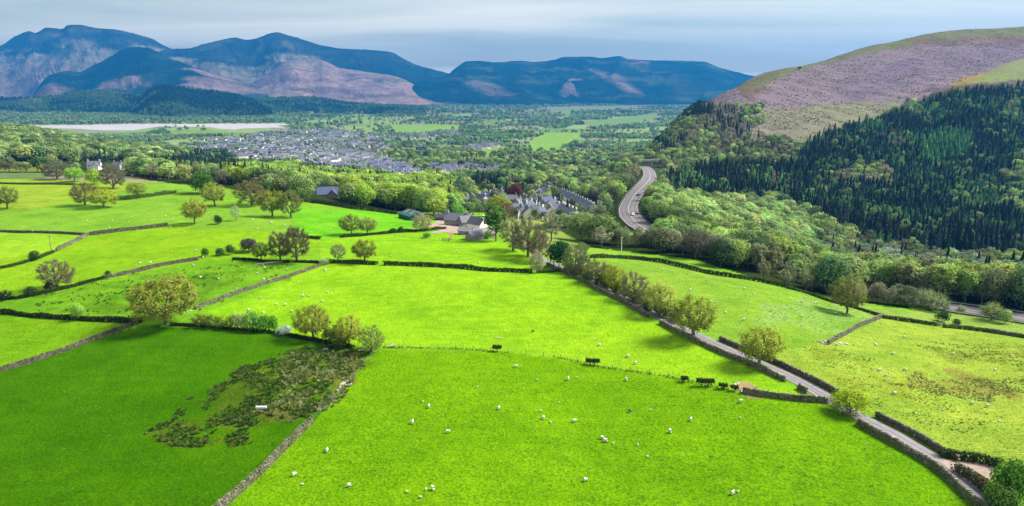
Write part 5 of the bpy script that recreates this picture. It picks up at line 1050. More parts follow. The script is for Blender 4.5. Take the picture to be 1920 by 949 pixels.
def zone_fill(X, Y, Z, a, b_, used, outl, spec, thin, label, group):
    jj = (fbm(X / 22, Y / 30, 141, 3) - 0.5) * 2; k = inpoly(a + 34 * jj, b_ + 16 * jj, outl) & ~used; used |= k; i = np.where(k)[0]
    i = i[rng.random(len(i)) < 1 / thin ** 2]; put(i, X, Y, Z, spec, label, group)
def put(i, X, Y, Z, spec, label, group, nm=None, sc_=1.0):
    if not len(i): return
    p = np.array([s_[1] for s_ in spec], float); p /= p.sum()
    # trees of a kind gather in drifts
    g_ = (vnoise(X[i] / 45, Y[i] / 60, 71) * 0.55 + rng.random(len(i)) * 0.45); order = np.argsort(np.argsort(g_)) / max(1, len(i)); ch = np.searchsorted(np.cumsum(p), order); ch = np.minimum(ch, len(spec) - 1)
    tv = vnoise(X[i] / 30, Y[i] / 30, 73) * 0.6 + rng.random(len(i)) * 0.4
    for q, c_, tq in zip(i, ch, tv):
        kind, _, tints, hr, wr = spec[c_]; h = rng.uniform(*hr) * sc_; ti = tints[int(min(tq * len(tints), len(tints) - 1))]
        t = np.clip(np.array(alb(*ti, k=LK)) * TC * (1 + rng.normal(0, 0.2)) * (1 + rng.normal(0, 0.07, 3)), 0.004, 0.9)
        con = kind == 'spruce'; lb = label
        if con and 'spruce' not in label and 'conifer' not in label and 'larch' not in label: lb = 'dark conifer standing among the broadleaf trees' + LOC.get(group, ''); 
        elif not con and ('spruce' in label or 'conifer in' in label): lb = 'broadleaf tree standing among the conifers' + LOC.get(group, '')
        elif kind == 'woodbare': lb = 'brown leafless tree' + LOC.get(group, ' in the woods')
        gr = group if lb is label else lb + 's'
        TREES.append([X[q], Y[q], Z[q], h, h * rng.uniform(*wr), kind, t, 'spruce_tree' if con else 'woodland_tree', lb, gr, False])
LOC = {'dark spruce plantation': ' of the dark plantation', 'broadleaf wood on the hillside': ' on the lower hillside', 'mixed strip on the hill': ' of the mixed hill strip', 'broadleaf trees edging the forest': ' at the right edge of the forest', 'trees at the foot of the plantation': ' at the foot of the plantation', 'conifer clump behind the far pasture': ' behind the far pasture', 'wood along the pasture edge': ' along the pasture edge', 'garden trees of the village': ' among the village gardens', 'woods below the pastures': ' in the woods below the pastures', 'light wood between road and plantation': ' between road and plantation', 'spruces on the hill shoulder': ' on the hill shoulder', 'larches on the hill': ' in the bright larch patch', 'spruces on the skyline': ' on the skyline'}
# nearer woods
X, Y, Z, a, b_ = cand(225, 1750, 6.6)
used = np.zeros(len(X), bool); jh = (fbm(X / 22, Y / 30, 141, 3) - 0.5) * 2
fieldk = ~inpoly(a, b_, edge) | ((Y < 480) & (a < 480) & (b_ > 322)); used |= fieldk
md = np.min(np.hypot(X[:, None] - MAIN[None, ::2, 0], Y[:, None] - MAIN[None, ::2, 1]), axis=1); used |= md < 12
for c_ in CLEAR: used |= inpoly(a, b_, c_)
for poly, _ in VF: used |= inpoly(a, b_, poly)
upk = inpoly(a, b_, UP) & (Y > 640); vis = visible(X, Y, Z, 13); used |= ~vis
PLANT = ZONES[6]
for outl, spec, thin, label, group in ZONES: 
    if group == 'dark spruce plantation': used |= inpoly(a, b_, outl); continue
    zone_fill(X, Y, Z, a, b_, used, outl, spec, thin, label, group)
used |= upk | inpoly(a + 30 * jh, b_ + 14 * jh, [(1270,262),(1400,200),(1450,130),(2300,0),(2300,170),(1800,172),(1640,228),(1500,272)])
k = inpoly(a, b_, VILP) & ~used; used |= k; i = np.where(k)[0]; i = i[rng.random(len(i)) < 0.20]; put(i, X, Y, Z, [('wood',6,MIXD,(5,9),(0.8,1.1)),('wood',3,LIGHT,(4,8),(0.8,1.1)),('spruce',1,DKC,(9,14),(0.3,0.4)),('woodbare',1,BRW,(6,9),(0.8,1))], 'leafy garden tree between the village houses', 'garden trees of the village')
twn = inpoly(a, b_, TOWN) | np.any([inpoly(a, b_, h_[0]) for h_ in HAM], axis=0)
k = twn & ~used; used |= k; i = np.where(k)[0]; i = i[(vnoise(X[i] / 60, Y[i] / 80, 81) > 0.62) | (rng.random(len(i)) < 0.08)]; put(i, X, Y, Z, [('wood',6,MIXD,(5,9),(0.8,1.1)),('wood',3,LIGHT,(5,9),(0.8,1.1)),('woodbare',1.5,BRW,(5,8),(0.8,1.0)),('spruce',0.8,DKC,(8,13),(0.3,0.4))], 'leafy tree among the roofs of the town', 'trees among the town roofs')
k = ~used; i = np.where(k)[0]; dn = fbm(X[i] / 110, Y[i] / 140, 83, 3); i = i[(rng.random(len(i)) < np.where(dn > 0.44, 0.5, 0.07))]; nr = Y[i] < 620; put(i[nr], X, Y, Z, ZDEF[:3], 'spring-green tree in the woods below the pastures', 'woods below the pastures'); put(i[~nr], X, Y, Z, ZDEF, 'spring-green tree in the woods below the pastures', 'woods below the pastures')
# the plantation, planted close
X, Y, Z, a, b_ = cand(480, 1450, 5.5, 0.15, 0.95); used = ~inpoly(a, b_, PLANT[0]) | ~visible(X, Y, Z, 13)
for zn in ZONES[:6]: used |= inpoly(a, b_, zn[0])
i = np.where(~used & (fbm(X / 16, Y / 22, 151, 2) > 0.27))[0]; put(i, X, Y, Z, PLANT[1], PLANT[3], PLANT[4])
# farther woods, hedgerow trees and copses of the valley floor
for y0, y1, sp, sc_ in ((1750, 3000, 11, 1.0), (3000, 5000, 19, 1.35), (5000, 8600, 32, 1.9)):
    X, Y, Z, a, b_ = cand(y0, y1, sp, -0.82, 0.42); ok = visible(X, Y, Z, 10) & ~inpoly(X, Y, LAKE_XY) & (b_ > 176) & ~inpoly(a, b_, [(45,238),(300,236),(300,242),(272,252),(240,256),(150,254),(45,246)]) & ~inpoly(a, b_, [(385,234),(545,232),(545,248),(440,253),(385,246)])
    for poly, _ in VF: ok &= ~inpoly(a, b_, poly)
    twn = inpoly(a, b_, TOWN) | np.any([inpoly(a, b_, h_[0]) for h_ in HAM], axis=0); cid_, ce = cells(X, Y, 190, 240, 40); wd = fbm(X / 330, Y / 420, 91, 3)
    wood_l = (X / Y < -0.30) & (Y > 3550)
    pr = np.where(cid_ < 0.66, 0.012, np.where(wd > 0.45, 0.55, 0.10)); pr = np.where(ce < 0.05 * sc_, np.maximum(pr, 0.42), pr); pr = np.where(wood_l, np.maximum(pr, 0.7), pr); pr = np.where(twn, 0.07 + 0.6 * (vnoise(X / 60, Y / 80, 81) > 0.70), pr)
    i = np.where(ok & (rng.random(len(X)) < pr))[0]; 
    MX = [('far',6,[(142,156,100),(126,144,94),(156,168,110)],(8,13),(0.9,1.3)),('far',2.4,[(100,122,84),(88,110,78)],(8,13),(0.9,1.3)),('far',1.2,BRW,(9,12),(0.9,1.3)),('spruce',1.0,DKC,(12,17),(0.32,0.42))]
    put(i, X, Y, Z, MX, 'distant tree on the valley floor', 'trees of the valley floor', sc_=sc_)
# woods on the low fells across the lake
for label_, n_ in (('small dark wooded hill above the lake', 2200), ('low wooded rise beyond the lake shore', 5200)):
    V_, F_ = FELLS[label_]; cc = V_[F_].mean(1); k = (cc[:, 1] < np.median(cc[:, 1]) + 500) & (cc[:, 2] > 14); f_ = rng.choice(np.where(k)[0], n_); wq = rng.dirichlet(np.ones(4), n_); Pp = (V_[F_[f_]] * wq[..., None]).sum(1); dk_ = vnoise(Pp[:, 0] / 200, Pp[:, 1] / 200, 95)
    for q, d_ in zip(Pp, dk_):
        con_ = d_ > (0.6 if 'low' in label_ else 0.4); ti = DKC[int(rng.integers(4))] if con_ else [(96,118,70),(116,134,80),(84,106,66)][int(rng.integers(3))]
        TREES.append([q[0], q[1], q[2], rng.uniform(12, 18), rng.uniform(10, 16), 'spruce' if con_ and rng.random() < 0.5 else 'far', np.array(alb(*ti, k=LK)) * TC, 'woodland_tree', 'distant tree beyond the lake', 'trees beyond the lake', False])
print('TREES', len(TREES))

# ---- which of them are things of their own, and which one mass
BUSHY = {'bush', 'thorn'}
def size(t): return t[3] / math.hypot(t[1], t[0])
cls = {'con': [], 'tree': [], 'bush': []}
for t in TREES: cls['con' if t[5] in ('spruce', 'conifer') else 'bush' if t[5] in BUSHY else 'tree'].append(t)
things = []; rest = []
for k, L in cls.items():
    L.sort(key=lambda t: (not t[10], -size(t))); n = {'con': 280, 'tree': 290, 'bush': 200}[k]
    for i, t in enumerate(L):
        p_ = proj(t[0], t[1], t[2] + t[3] * 0.6); inside = -10 < p_[0] < 1930 and -10 < p_[1] < 960
        (things if (t[10] or (inside and i < n)) else rest).append(t)
UPG = {'wood': 'round', 'woodbare': 'bare', 'spruce': 'conifer'}
cnt_ = {}
LM = [(200, 'near the left edge'), (450, 'beyond the far left pasture'), (650, 'left of the stone house'), (850, 'behind the green barn'), (1050, 'beside the village'), (1230, 'at the main road bend'), (1330, 'just right of the road bend'), (1450, 'half way to the old oak'), (1560, 'left of the old oak'), (1640, 'behind the old oak'), (1720, 'close right of the old oak'), (1820, 'above the wide roadside bush'), (9999, 'near the right edge')]
def placed(label, x, y, z, h, t, group):
    px_, py_ = proj(x, y, z); w_ = ('low' if h < 9 else 'tall' if h > 13 else 'mid-height'); lum = float(np.dot(t, (0.3, 0.6, 0.1))); ad = 'dark' if lum < 0.12 else 'pale' if lum > 0.27 else ''
    if not any(q in label.split() for q in ('tall', 'low', 'large')): label = w_ + ' ' + label
    if ad and ad not in label and 'bright' not in label and 'light' not in label: label = ad + ' ' + label
    lm = next(b_ for a_, b_ in LM if px_ < a_); up = ', high up' if py_ < 250 and px_ > 1170 else ''
    for tail in (up + ', ' + lm, ', ' + lm, ''):
        if len((label + tail).split()) <= 16: return label + tail
    return label
for x, y, z, h, w_, kind, t, name, label, group, keep in things:
    kk = UPG.get(kind, kind) if y < 520 else kind; L = PARTS[kk]; c_ = cnt_.get(kk, 0); cnt_[kk] = c_ + 1
    if not keep: label = placed(label, x, y, z, h, t, group)
    v_ = 0 if (name == 'oak_tree' and label.startswith('big')) else (1 + c_ % (len(L) - 1) if kk == 'oak' else c_ % len(L)); tm, cm, hn, wn_ = L[v_]
    root = bpy.data.objects.new(name, None); col.objects.link(root); root.location = (x, y, z - 0.15); root.rotation_euler = (0, 0, float(rng.random() * 6.283)); sx = w_ / wn_; root.scale = (sx, sx, h / hn); tag(root, label, 'conifer' if kk in ('conifer', 'spruce') else 'bush' if kk in BUSHY else 'tree', group)
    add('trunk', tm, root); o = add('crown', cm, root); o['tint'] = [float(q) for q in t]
# ---- the rest as one mass per kind of wood
protoc = bpy.data.collections.new('tree_shapes'); KIDX = {}
for kk in ('wood', 'woodbare', 'spruce', 'far', 'tall', 'tallbare', 'round', 'bare', 'thorn', 'bush'):
    for j, (tm, cm, hn, wn_) in enumerate(PARTS[kk]):
        me = bpy.data.meshes.new('t'); bm = bmesh.new(); bm.from_mesh(tm); n_t = len(bm.faces); bm.from_mesh(cm); 
        for f in bm.faces: f.material_index = 0
        bm.faces.ensure_lookup_table()
        for f in bm.faces[n_t:]: f.material_index = 1
        bm.to_mesh(me); bm.free(); me.materials.append(M['bark']); me.materials.append(cm.materials[0])
        if 'var' not in me.attributes: attr_f(me, 'var', np.full(len(me.vertices), 0.45))
        o = bpy.data.objects.new('p%03d' % len(protoc.objects), me); KIDX.setdefault(kk, []).append((len(protoc.objects), hn, wn_)); protoc.objects.link(o)
def instancer(name):
    ng = bpy.data.node_groups.new(name, 'GeometryNodeTree'); ng.interface.new_socket('Geometry', in_out='INPUT', socket_type='NodeSocketGeometry'); ng.interface.new_socket('Geometry', in_out='OUTPUT', socket_type='NodeSocketGeometry')
    gi = ng.nodes.new('NodeGroupInput'); go = ng.nodes.new('NodeGroupOutput'); ip = ng.nodes.new('GeometryNodeInstanceOnPoints'); ci = ng.nodes.new('GeometryNodeCollectionInfo'); ci.inputs['Collection'].default_value = PROTO[0]; ci.inputs['Separate Children'].default_value = True; ci.inputs['Reset Children'].default_value = True
    def na(nm, ty): n = ng.nodes.new('GeometryNodeInputNamedAttribute'); n.data_type = ty; n.inputs['Name'].default_value = nm; return n.outputs['Attribute']
    ng.links.new(gi.outputs[0], ip.inputs['Points']); ng.links.new(ci.outputs[0], ip.inputs['Instance']); ip.inputs['Pick Instance'].default_value = True
    ng.links.new(na('idx', 'INT'), ip.inputs['Instance Index']); ng.links.new(na('rot', 'FLOAT_VECTOR'), ip.inputs['Rotation']); ng.links.new(na('scl', 'FLOAT_VECTOR'), ip.inputs['Scale']); ng.links.new(ip.outputs[0], go.inputs[0]); return ng
PROTO = [protoc]
def mass(name, P, idx_, rot, scl, tint, label, cat):
    me = bpy.data.meshes.new(name); me.vertices.add(len(P)); me.vertices.foreach_set('co', np.asarray(P, np.float32).ravel())
    a = me.attributes.new('idx', 'INT', 'POINT'); a.data.foreach_set('value', np.asarray(idx_, np.int32)); a = me.attributes.new('rot', 'FLOAT_VECTOR', 'POINT'); a.data.foreach_set('vector', np.asarray(rot, np.float32).ravel()); a = me.attributes.new('scl', 'FLOAT_VECTOR', 'POINT'); a.data.foreach_set('vector', np.asarray(scl, np.float32).ravel()); attr_c(me, 'tint', np.asarray(tint))
    o = add(name, me); md_ = o.modifiers.new('scatter', 'NODES'); md_.node_group = instancer(name); tag(o, label, cat, None, 'stuff'); return o
def mass_trees(L, name, label, cat):
    if not L: return
    P = []; I = []; Rr = []; S = []; Tt = []
    for x, y, z, h, w_, kind, t, *_ in L:
        opts = KIDX[kind]; i_, hn, wn_ = opts[int(rng.integers(len(opts)))]; P.append((x, y, z - 0.2)); I.append(i_); Rr.append((0, 0, rng.random() * 6.283)); S.append((w_ / wn_, w_ / wn_, h / hn)); Tt.append(t)
    mass(name, P, I, Rr, S, Tt, label, cat)
con = [t for t in rest if t[5] == 'spruce']; nonc = [t for t in rest if t[5] != 'spruce' and t[1] < 1750]; farr = [t for t in rest if t[5] != 'spruce' and t[1] >= 1750]
mass_trees(con, 'conifer_forest', 'massed dark conifers covering the hill and valley', 'forest'); mass_trees(nonc, 'broadleaf_wood', 'massed spring-green woods below the pastures', 'woodland'); mass_trees(farr, 'far_woods', 'distant woods and hedgerow trees across the valley floor', 'woodland')
# ================================================================== SMALL THINGS
# ---- rushes and tussocks in the wet ground
r = np.random.default_rng(44)
def tuft(seed, n, h, spread_, wd):
    r = np.random.default_rng(seed); a = r.random(n) * 6.283; d = np.c_[np.cos(a), np.sin(a)] * (spread_ * (0.3 + 0.7 * r.random((n, 1)))); b0 = np.c_[d * 0.3, np.zeros(n)]; e = np.c_[d, h * (0.6 + 0.5 * r.random(n))]; t = np.c_[-np.sin(a), np.cos(a), np.zeros(n)] * wd
    V = np.stack([b0 - t, b0 + t, e + t * 0.35, e - t * 0.35], 1).reshape(-1, 3); return V, np.arange(4 * n).reshape(n, 4)
rushc = bpy.data.collections.new('rush_shapes')
for k in range(3):
    V, F = tuft(300 + k, 34, 0.5, 0.55, 0.05); me = mesh_np('rush', V, F, [M['leaf']]); attr_f(me, 'var', np.repeat(np.random.default_rng(k).random(34) * 0.7, 4)); rushc.objects.link(bpy.data.objects.new('r%d' % k, me))
for k in range(3):
    V, F = tuft(310 + k, 16, 0.09, 0.34, 0.05); me = mesh_np('tussock', V, F, [M['leaf']]); attr_f(me, 'var', np.repeat(np.random.default_rng(k + 9).random(16), 4)); rushc.objects.link(bpy.data.objects.new('s%d' % k, me))
PROTO[0] = rushc
def inside_scatter(poly, n, thr, sx, sy, seed, tmin=60):
    lo = np.min(poly, axis=0); hi = np.max(poly, axis=0); u_, s_ = ray(*np.array(poly).T); G = ground(poly); X = rng.uniform(G[:, 0].min(), G[:, 0].max(), n); Y = rng.uniform(G[:, 1].min(), G[:, 1].max(), n); Z = height(X, Y); a, b_ = proj(X, Y, Z)
    jw = (fbm(X / 7, Y / 9, seed + 40, 3) - 0.5) * 2; k = inpoly(a + 40 * jw, b_ + 22 * jw, poly) & (fbm(X / sx, Y / sy, seed, 3) + 0.25 * (rng.random(n) - 0.5) > thr); return X[k], Y[k], Z[k]
P = []; S = []; Tt = []; I = []
for poly, n, thr, sx, sy, sd_, cols_, sz in [
    (MARSH, 11000, 0.50, 3.0, 4.0, 90, [(70,98,26),(54,78,24),(96,118,38),(134,132,70)], (0.35, 0.95)),
    ([(540,660),(690,660),(640,730),(600,770),(470,790),(420,805),(520,740)], 2600, 0.46, 3, 4, 92, [(164,150,92),(178,164,112),(126,130,60),(84,104,36)], (0.6, 1.2)),
    ([(1660,720),(1740,700),(1920,712),(2060,720),(2060,755),(1920,748),(1760,742)], 2600, 0.42, 6, 4, 95, [(184,160,104),(130,124,64),(110,118,46),(164,146,92)], (0.3, 0.65)),
    ([(1700,640),(1820,640),(2000,660),(2000,700),(1880,690),(1780,680)], 2400, 0.53, 7, 4, 96, [(96,110,40),(120,126,56),(150,156,72)], (0.25, 0.55)),
    ([(1480,640),(1700,690),(1900,790),(1800,830),(1600,740)], 2400, 0.58, 4, 3, 97, [(110,136,44),(96,116,38),(140,156,60)], (0.25, 0.5)),
    ([(30,560),(380,500),(480,490),(560,500),(380,560),(260,596),(60,588)], 2400, 0.56, 6, 4, 99, [(84,120,30),(96,130,36),(110,120,44)], (0.5, 1.1)),
    ([(1415,570),(1560,560),(1650,592),(1560,630),(1420,610)], 1200, 0.45, 3, 3, 98, [(190,214,140),(170,200,110)], (0.5, 0.8))]:
    X, Y, Z = inside_scatter(poly, n, thr, sx, sy, sd_)
    for x, y, z in zip(X, Y, Z):
        s_ = rng.uniform(*sz); P.append((x, y, z - 0.03)); S.append((s_, s_, s_ * rng.uniform(0.8, 1.2))); I.append(rng.integers(3)); Tt.append(np.array(alb(*cols_[rng.integers(len(cols_))], k=0.98)) * TC * rng.uniform(0.75, 1.25))
mass('rushes', P, I, [(0, 0, rng.random() * 6.28) for _ in P], S, Tt, 'clumps of dark rushes and dead grass in wet ground', 'rushes')
# brash and heather on the felled hillside
P = []; S = []; Tt = []; I = []
n = 60000; Y = rng.uniform(760, 1900, n); X = rng.uniform(0.22, 0.86, n) * Y; Z = height(X, Y); a, b_ = proj(X, Y, Z); ok = inpoly(a, b_, UP) & ~inpoly(a, b_, [(1780,160),(1840,138),(1920,108),(2400,60),(2400,150),(1920,150),(1800,165)]) & visible(X, Y, Z, 1); ok &= fbm((X + Y * 0.6) / 9, (Y - X * 0.6) / 60, 130, 3) > 0.45
top_ = inpoly(a, b_, [(1380,160),(1500,112),(1640,72),(1750,54),(1920,45),(2400,30),(2400,62),(1920,70),(1760,78),(1640,98),(1500,132),(1400,172)]); ok &= ~top_ | (rng.random(n) < 0.15)
for q in np.where(ok)[0]:
    s_ = rng.uniform(1.4, 3.0); P.append((X[q], Y[q], Z[q] - 0.1)); S.append((s_, s_, s_ * 0.9)); I.append(rng.integers(3)); Tt.append(np.array(alb(*[(122,106,118),(96,92,84),(168,156,160),(130,134,96)][rng.integers(4)], k=0.95)) * rng.uniform(0.7, 1.2))
mass('brash', P, I, [(0, 0, rng.random() * 6.28) for _ in P], S, Tt, 'grey brash and heather on the felled hillside', 'heather')
# short sward on the near pastures: tussocks that catch the light
P = []; S = []; Tt = []; I = []
n = 22000; Y = np.exp(rng.uniform(math.log(82), math.log(235), n)); X = rng.uniform(-0.85, 0.85, n) * Y; Z = height(X, Y); a, b_ = proj(X, Y, Z); ok = (a > -30) & (a < 1950) & (b_ < 975)
dl = np.min(np.hypot(X[:, None] - LANE[None, ::2, 0], Y[:, None] - LANE[None, ::2, 1]), axis=1); ok &= dl > 2.9; ok &= fbm(X / 5, Y / 5, 120, 3) > 0.36
ok &= ~inpoly(a, b_, [(1755,858),(1880,872),(1870,905),(1790,890)])
gcol = np.zeros((n, 3))
for poly, c in FIELDS: k = inpoly(a, b_, poly); gcol[k] = alb(*c, k=1.5)
for q in np.where(ok)[0]:
    s_ = rng.uniform(0.55, 1.25); P.append((X[q], Y[q], Z[q] - 0.02)); S.append((s_, s_, s_ * rng.uniform(0.6, 1.2))); I.append(3 + rng.integers(3)); Tt.append(gcol[q] * rng.uniform(0.55, 1.2))
mass('grass', P, I, [(0, 0, rng.random() * 6.28) for _ in P], S, Tt, 'short tufted pasture grass', 'grass')

# ---- sheep
M['fleece'] = plain('fleece', (0.58, 0.56, 0.50), 0.95, 0.15, 14); M['face'] = plain('sheep_face', (0.10, 0.09, 0.08), 0.8, 0.2, 8); M['grey'] = plain('grey_fleece', (0.12, 0.11, 0.10), 0.95, 0.3, 8)
def skin_mesh(name, verts, edges, rads, fleece, legrule, subs=2):
    me = bpy.data.meshes.new(name); me.from_pydata(verts, edges, []); o = bpy.data.objects.new(name, me); col.objects.link(o); md_ = o.modifiers.new('s', 'SKIN'); me.skin_vertices[0].data[0].use_root = True
    for i, rr in enumerate(rads): me.skin_vertices[0].data[i].radius = (rr, rr) if not isinstance(rr, tuple) else rr
    sb = o.modifiers.new('d', 'SUBSURF'); sb.levels = sb.render_levels = subs; dg = bpy.context.evaluated_depsgraph_get(); ev = o.evaluated_get(dg); out = bpy.data.meshes.new_from_object(ev); out.name = name; bpy.data.objects.remove(o)
    out.materials.clear(); out.materials.append(fleece); out.materials.append(M['face'])
    for p in out.polygons: p.use_smooth = True; p.material_index = 1 if legrule(p.center) else 0
    return out
def sheep_mesh(name, head, lying=False, fleece=None):
    z = 0.42 if lying else 0.66; V = [(0, 0, z), (0.32, 0, z + 0.02), (-0.34, 0, z)]; E = [(0, 1), (0, 2)]; Rr = [0.30, 0.27, 0.26]
    hx = {'up': [(0.52, 0, z + 0.20), (0.62, 0, z + 0.34), (0.80, 0, z + 0.28)], 'graze': [(0.54, 0, z - 0.02), (0.70, 0, z - 0.26), (0.82, 0, z - 0.50)], 'side': [(0.50, 0.06, z + 0.14), (0.58, 0.18, z + 0.24), (0.64, 0.36, z + 0.16)]}[head]; b0 = len(V); V += hx; E += [(1, b0), (b0, b0 + 1), (b0 + 1, b0 + 2)]; Rr += [0.14, 0.105, 0.07]
    lg = 0.12 if lying else 1
    for x, y in ((0.30, 0.15), (0.30, -0.15), (-0.34, 0.15), (-0.34, -0.15)):
        b0 = len(V); 
        if lying: V += [(x + 0.1, y * 1.5, 0.2), (x + 0.25, y * 1.7, 0.07)]
        else: V += [(x, y, z - 0.30), (x + (0.02 if x > 0 else -0.04), y, 0.28), (x + 0.01, y, 0.03)]
        E += [(1 if x > 0 else 2, b0)] + [(k, k + 1) for k in range(b0, len(V) - 1)]; Rr += [0.10, 0.05] if lying else [0.09, 0.045, 0.042]
    fx, fy, fz = hx[-1]; mx_, my_, mz_ = hx[1]
    rule = lambda c: ((c[0] - (fx * .7 + mx_ * .3)) ** 2 + (c[1] - (fy * .7 + my_ * .3)) ** 2 + (c[2] - (fz * .7 + mz_ * .3)) ** 2 < 0.17 ** 2) or (c[2] < (0.12 if lying else 0.30))
    return skin_mesh(name, V, E, Rr, fleece or M['fleece'], rule)
SH = [sheep_mesh('sheep_body', 'graze'), sheep_mesh('sheep_body', 'up'), sheep_mesh('sheep_body', 'side'), sheep_mesh('sheep_body', 'side', True)]; SHG = sheep_mesh('sheep_body', 'graze', False, M['grey'])
def put_sheep(px_, py_, label, group, lamb=False, dark=False, v=None, rz=None):
    g = ground([(px_, py_)])[0]; k = SHG if dark else SH[int(rng.integers(4)) if v is None else v]; s_ = (0.42 if lamb else 0.72) * rng.uniform(0.94, 1.06); o = add('lamb' if lamb else 'sheep', k, loc=(g[0], g[1], g[2] - 0.01), rz=float(rng.random() * 6.28) if rz is None else rz, scale=(s_, s_, s_)); tag(o, label, 'sheep', group)
NS = [(551,893,0,'white sheep nearest the stone wall at the bottom left',0,.9),(655,913,0,'broad white sheep grazing low in the front pasture, right of the wall',0,3.6),(812,919,0,'upright white sheep of the group at the bottom of the front pasture',1,2.2),(799,920,1,'lamb close left of the upright bottom sheep',1,1.6),(764,924,1,'lamb at the left of the bottom group',0,3.4),(788,934,1,'lowest lamb of the bottom group',0,.3),(839,812,0,'white sheep grazing alone left of the pasture centre',0,.2),(773,795,0,'sheep below the pair of lamb and ewe',1,1.4),(804,765,0,'ewe with a lamb just beyond it',1,1.5),(793,755,1,'lamb just beyond the left-hand ewe',0,2.2),(935,768,0,'plump white sheep at the centre of the front pasture',1,1.1),(967,689,0,'sheep just below the wire fence, centre',0,.3),(1065,713,0,'round white sheep below the second hedge stump',1,1.3),(1081,709,1,'lamb right of the round white sheep',0,.2),(1175,714,0,'sheep near the fence right of the second hedge stump',1,2.0),(1076,792,0,'white sheep standing sideways right of the centre',2,.1),(1019,787,0,'sheep standing end-on with a lamb beside it',1,1.5),(1033,794,1,'lamb beside the end-on sheep',1,1.9),(1048,757,1,'lamb alone above the sideways sheep',0,.4),(1013,772,1,'lamb above the end-on sheep',0,.2),(1130,824,0,'upper sheep of the close pair',2,2.8),(1136,829,0,'lower sheep of the close pair',0,3.0),(1150,834,1,'lamb right of the close pair',1,1.5),(1257,812,0,'sheep at the right of the front pasture',1,1.9),(1196,836,1,'lamb right of the close pair and its lamb',1,1.4),(1214,858,1,'lamb low on the right of the front pasture',0,.5),(1097,903,0,'sheep alone near the bottom edge',0,.6),(1373,928,0,'ewe at the bottom right with a lamb',1,.7),(1384,924,1,'lamb beside the bottom right ewe',0,1.0),(1388,755,0,'sheep below the wall at the bare earth',2,.1),(1295,790,0,'sheep in the right part of the front pasture below the hedge stumps',1,1.2),(1388,785,1,'lamb below the wall near the lane',0,1.2),(613,848,0,'sheep beside the stone wall end',1,1.5),(566,910,1,'lamb near the sheep by the bottom left wall',0,.2),(1219,770,1,'lamb right of the dark grey sheep',0,.2),(1007,714,1,'lamb left of the round white sheep',0,.2),(895,727,1,'lamb alone left of the pasture centre',0,.8),
 (1124,649,0,'sheep in the bright field above the second hedge stump',1,1.2),(1177,670,0,'upper sheep right of the second hedge stump',0,1.2),(1191,683,0,'lower sheep by the fence right of the second hedge stump',1,.6),(930,635,1,'left lamb of three above the first hedge stump',0,.1),(936,635,1,'middle lamb of three above the first hedge stump',0,.1),(942,636,1,'right lamb of three above the first hedge stump',0,.1),(1115,638,1,'lamb beyond the sheep above the second hedge stump',0,.5)]
for px_, py_, lamb, lb, v, rz in NS: put_sheep(px_, py_, lb, 'sheep of the bright pastures', bool(lamb), False, v, rz)
put_sheep(1180, 773, 'dark grey sheep in the front pasture', 'sheep of the bright pastures', dark=True); put_sheep(1000, 623, 'dark-coated sheep alone in the bright central field', 'sheep of the bright pastures', dark=True)
FL = [([(430,575),(540,530),(610,505),(640,560),(560,590),(450,592)], 17, 'white sheep grazing near the wall at the left of the bright central field', 'flock left in the bright central field'),
      ([(60,405),(330,395),(560,420),(600,440),(320,440),(180,430)], 26, 'distant white sheep on the far left pasture', 'flock on the far left pasture'),
      ([(560,395),(720,405),(740,425),(600,440)], 14, 'distant white sheep on the slope left of the barn', 'flock left of the barn'),
      ([(300,500),(480,495),(560,510),(400,555),(330,540)], 12, 'white sheep on the rough pasture right of the big oak', 'flock right of the big oak'),
      ([(650,470),(900,465),(980,490),(930,505),(730,490)], 10, 'distant white sheep below the farm', 'flock below the farm'),
      ([(1170,495),(1300,515),(1440,545),(1400,620),(1330,600),(1230,560)], 26, 'white sheep on the pasture above the lane', 'flock above the lane'),
      ([(1560,650),(1700,620),(1900,660),(1900,800),(1750,780),(1600,700)], 18, 'white sheep on the rushy right-hand pasture', 'flock on the rushy pasture'),
      ([(1480,545),(1560,580),(1600,600),(1500,630)], 8, 'white sheep resting left of the old oak', 'flock left of the old oak'),
      ([(250,470),(420,460),(560,470),(440,480),(240,500)], 8, 'white sheep above the curving wall', 'flock above the curving wall')]
for poly, n, lb, gr in FL:
    pp = np.array(poly); c_ = 0
    while c_ < n:
        a = rng.uniform(pp.min(0), pp.max(0))
        if inpoly(a[:1], a[1:], poly)[0]: put_sheep(a[0], a[1], lb, gr, c_ % 3 == 2); c_ += 1

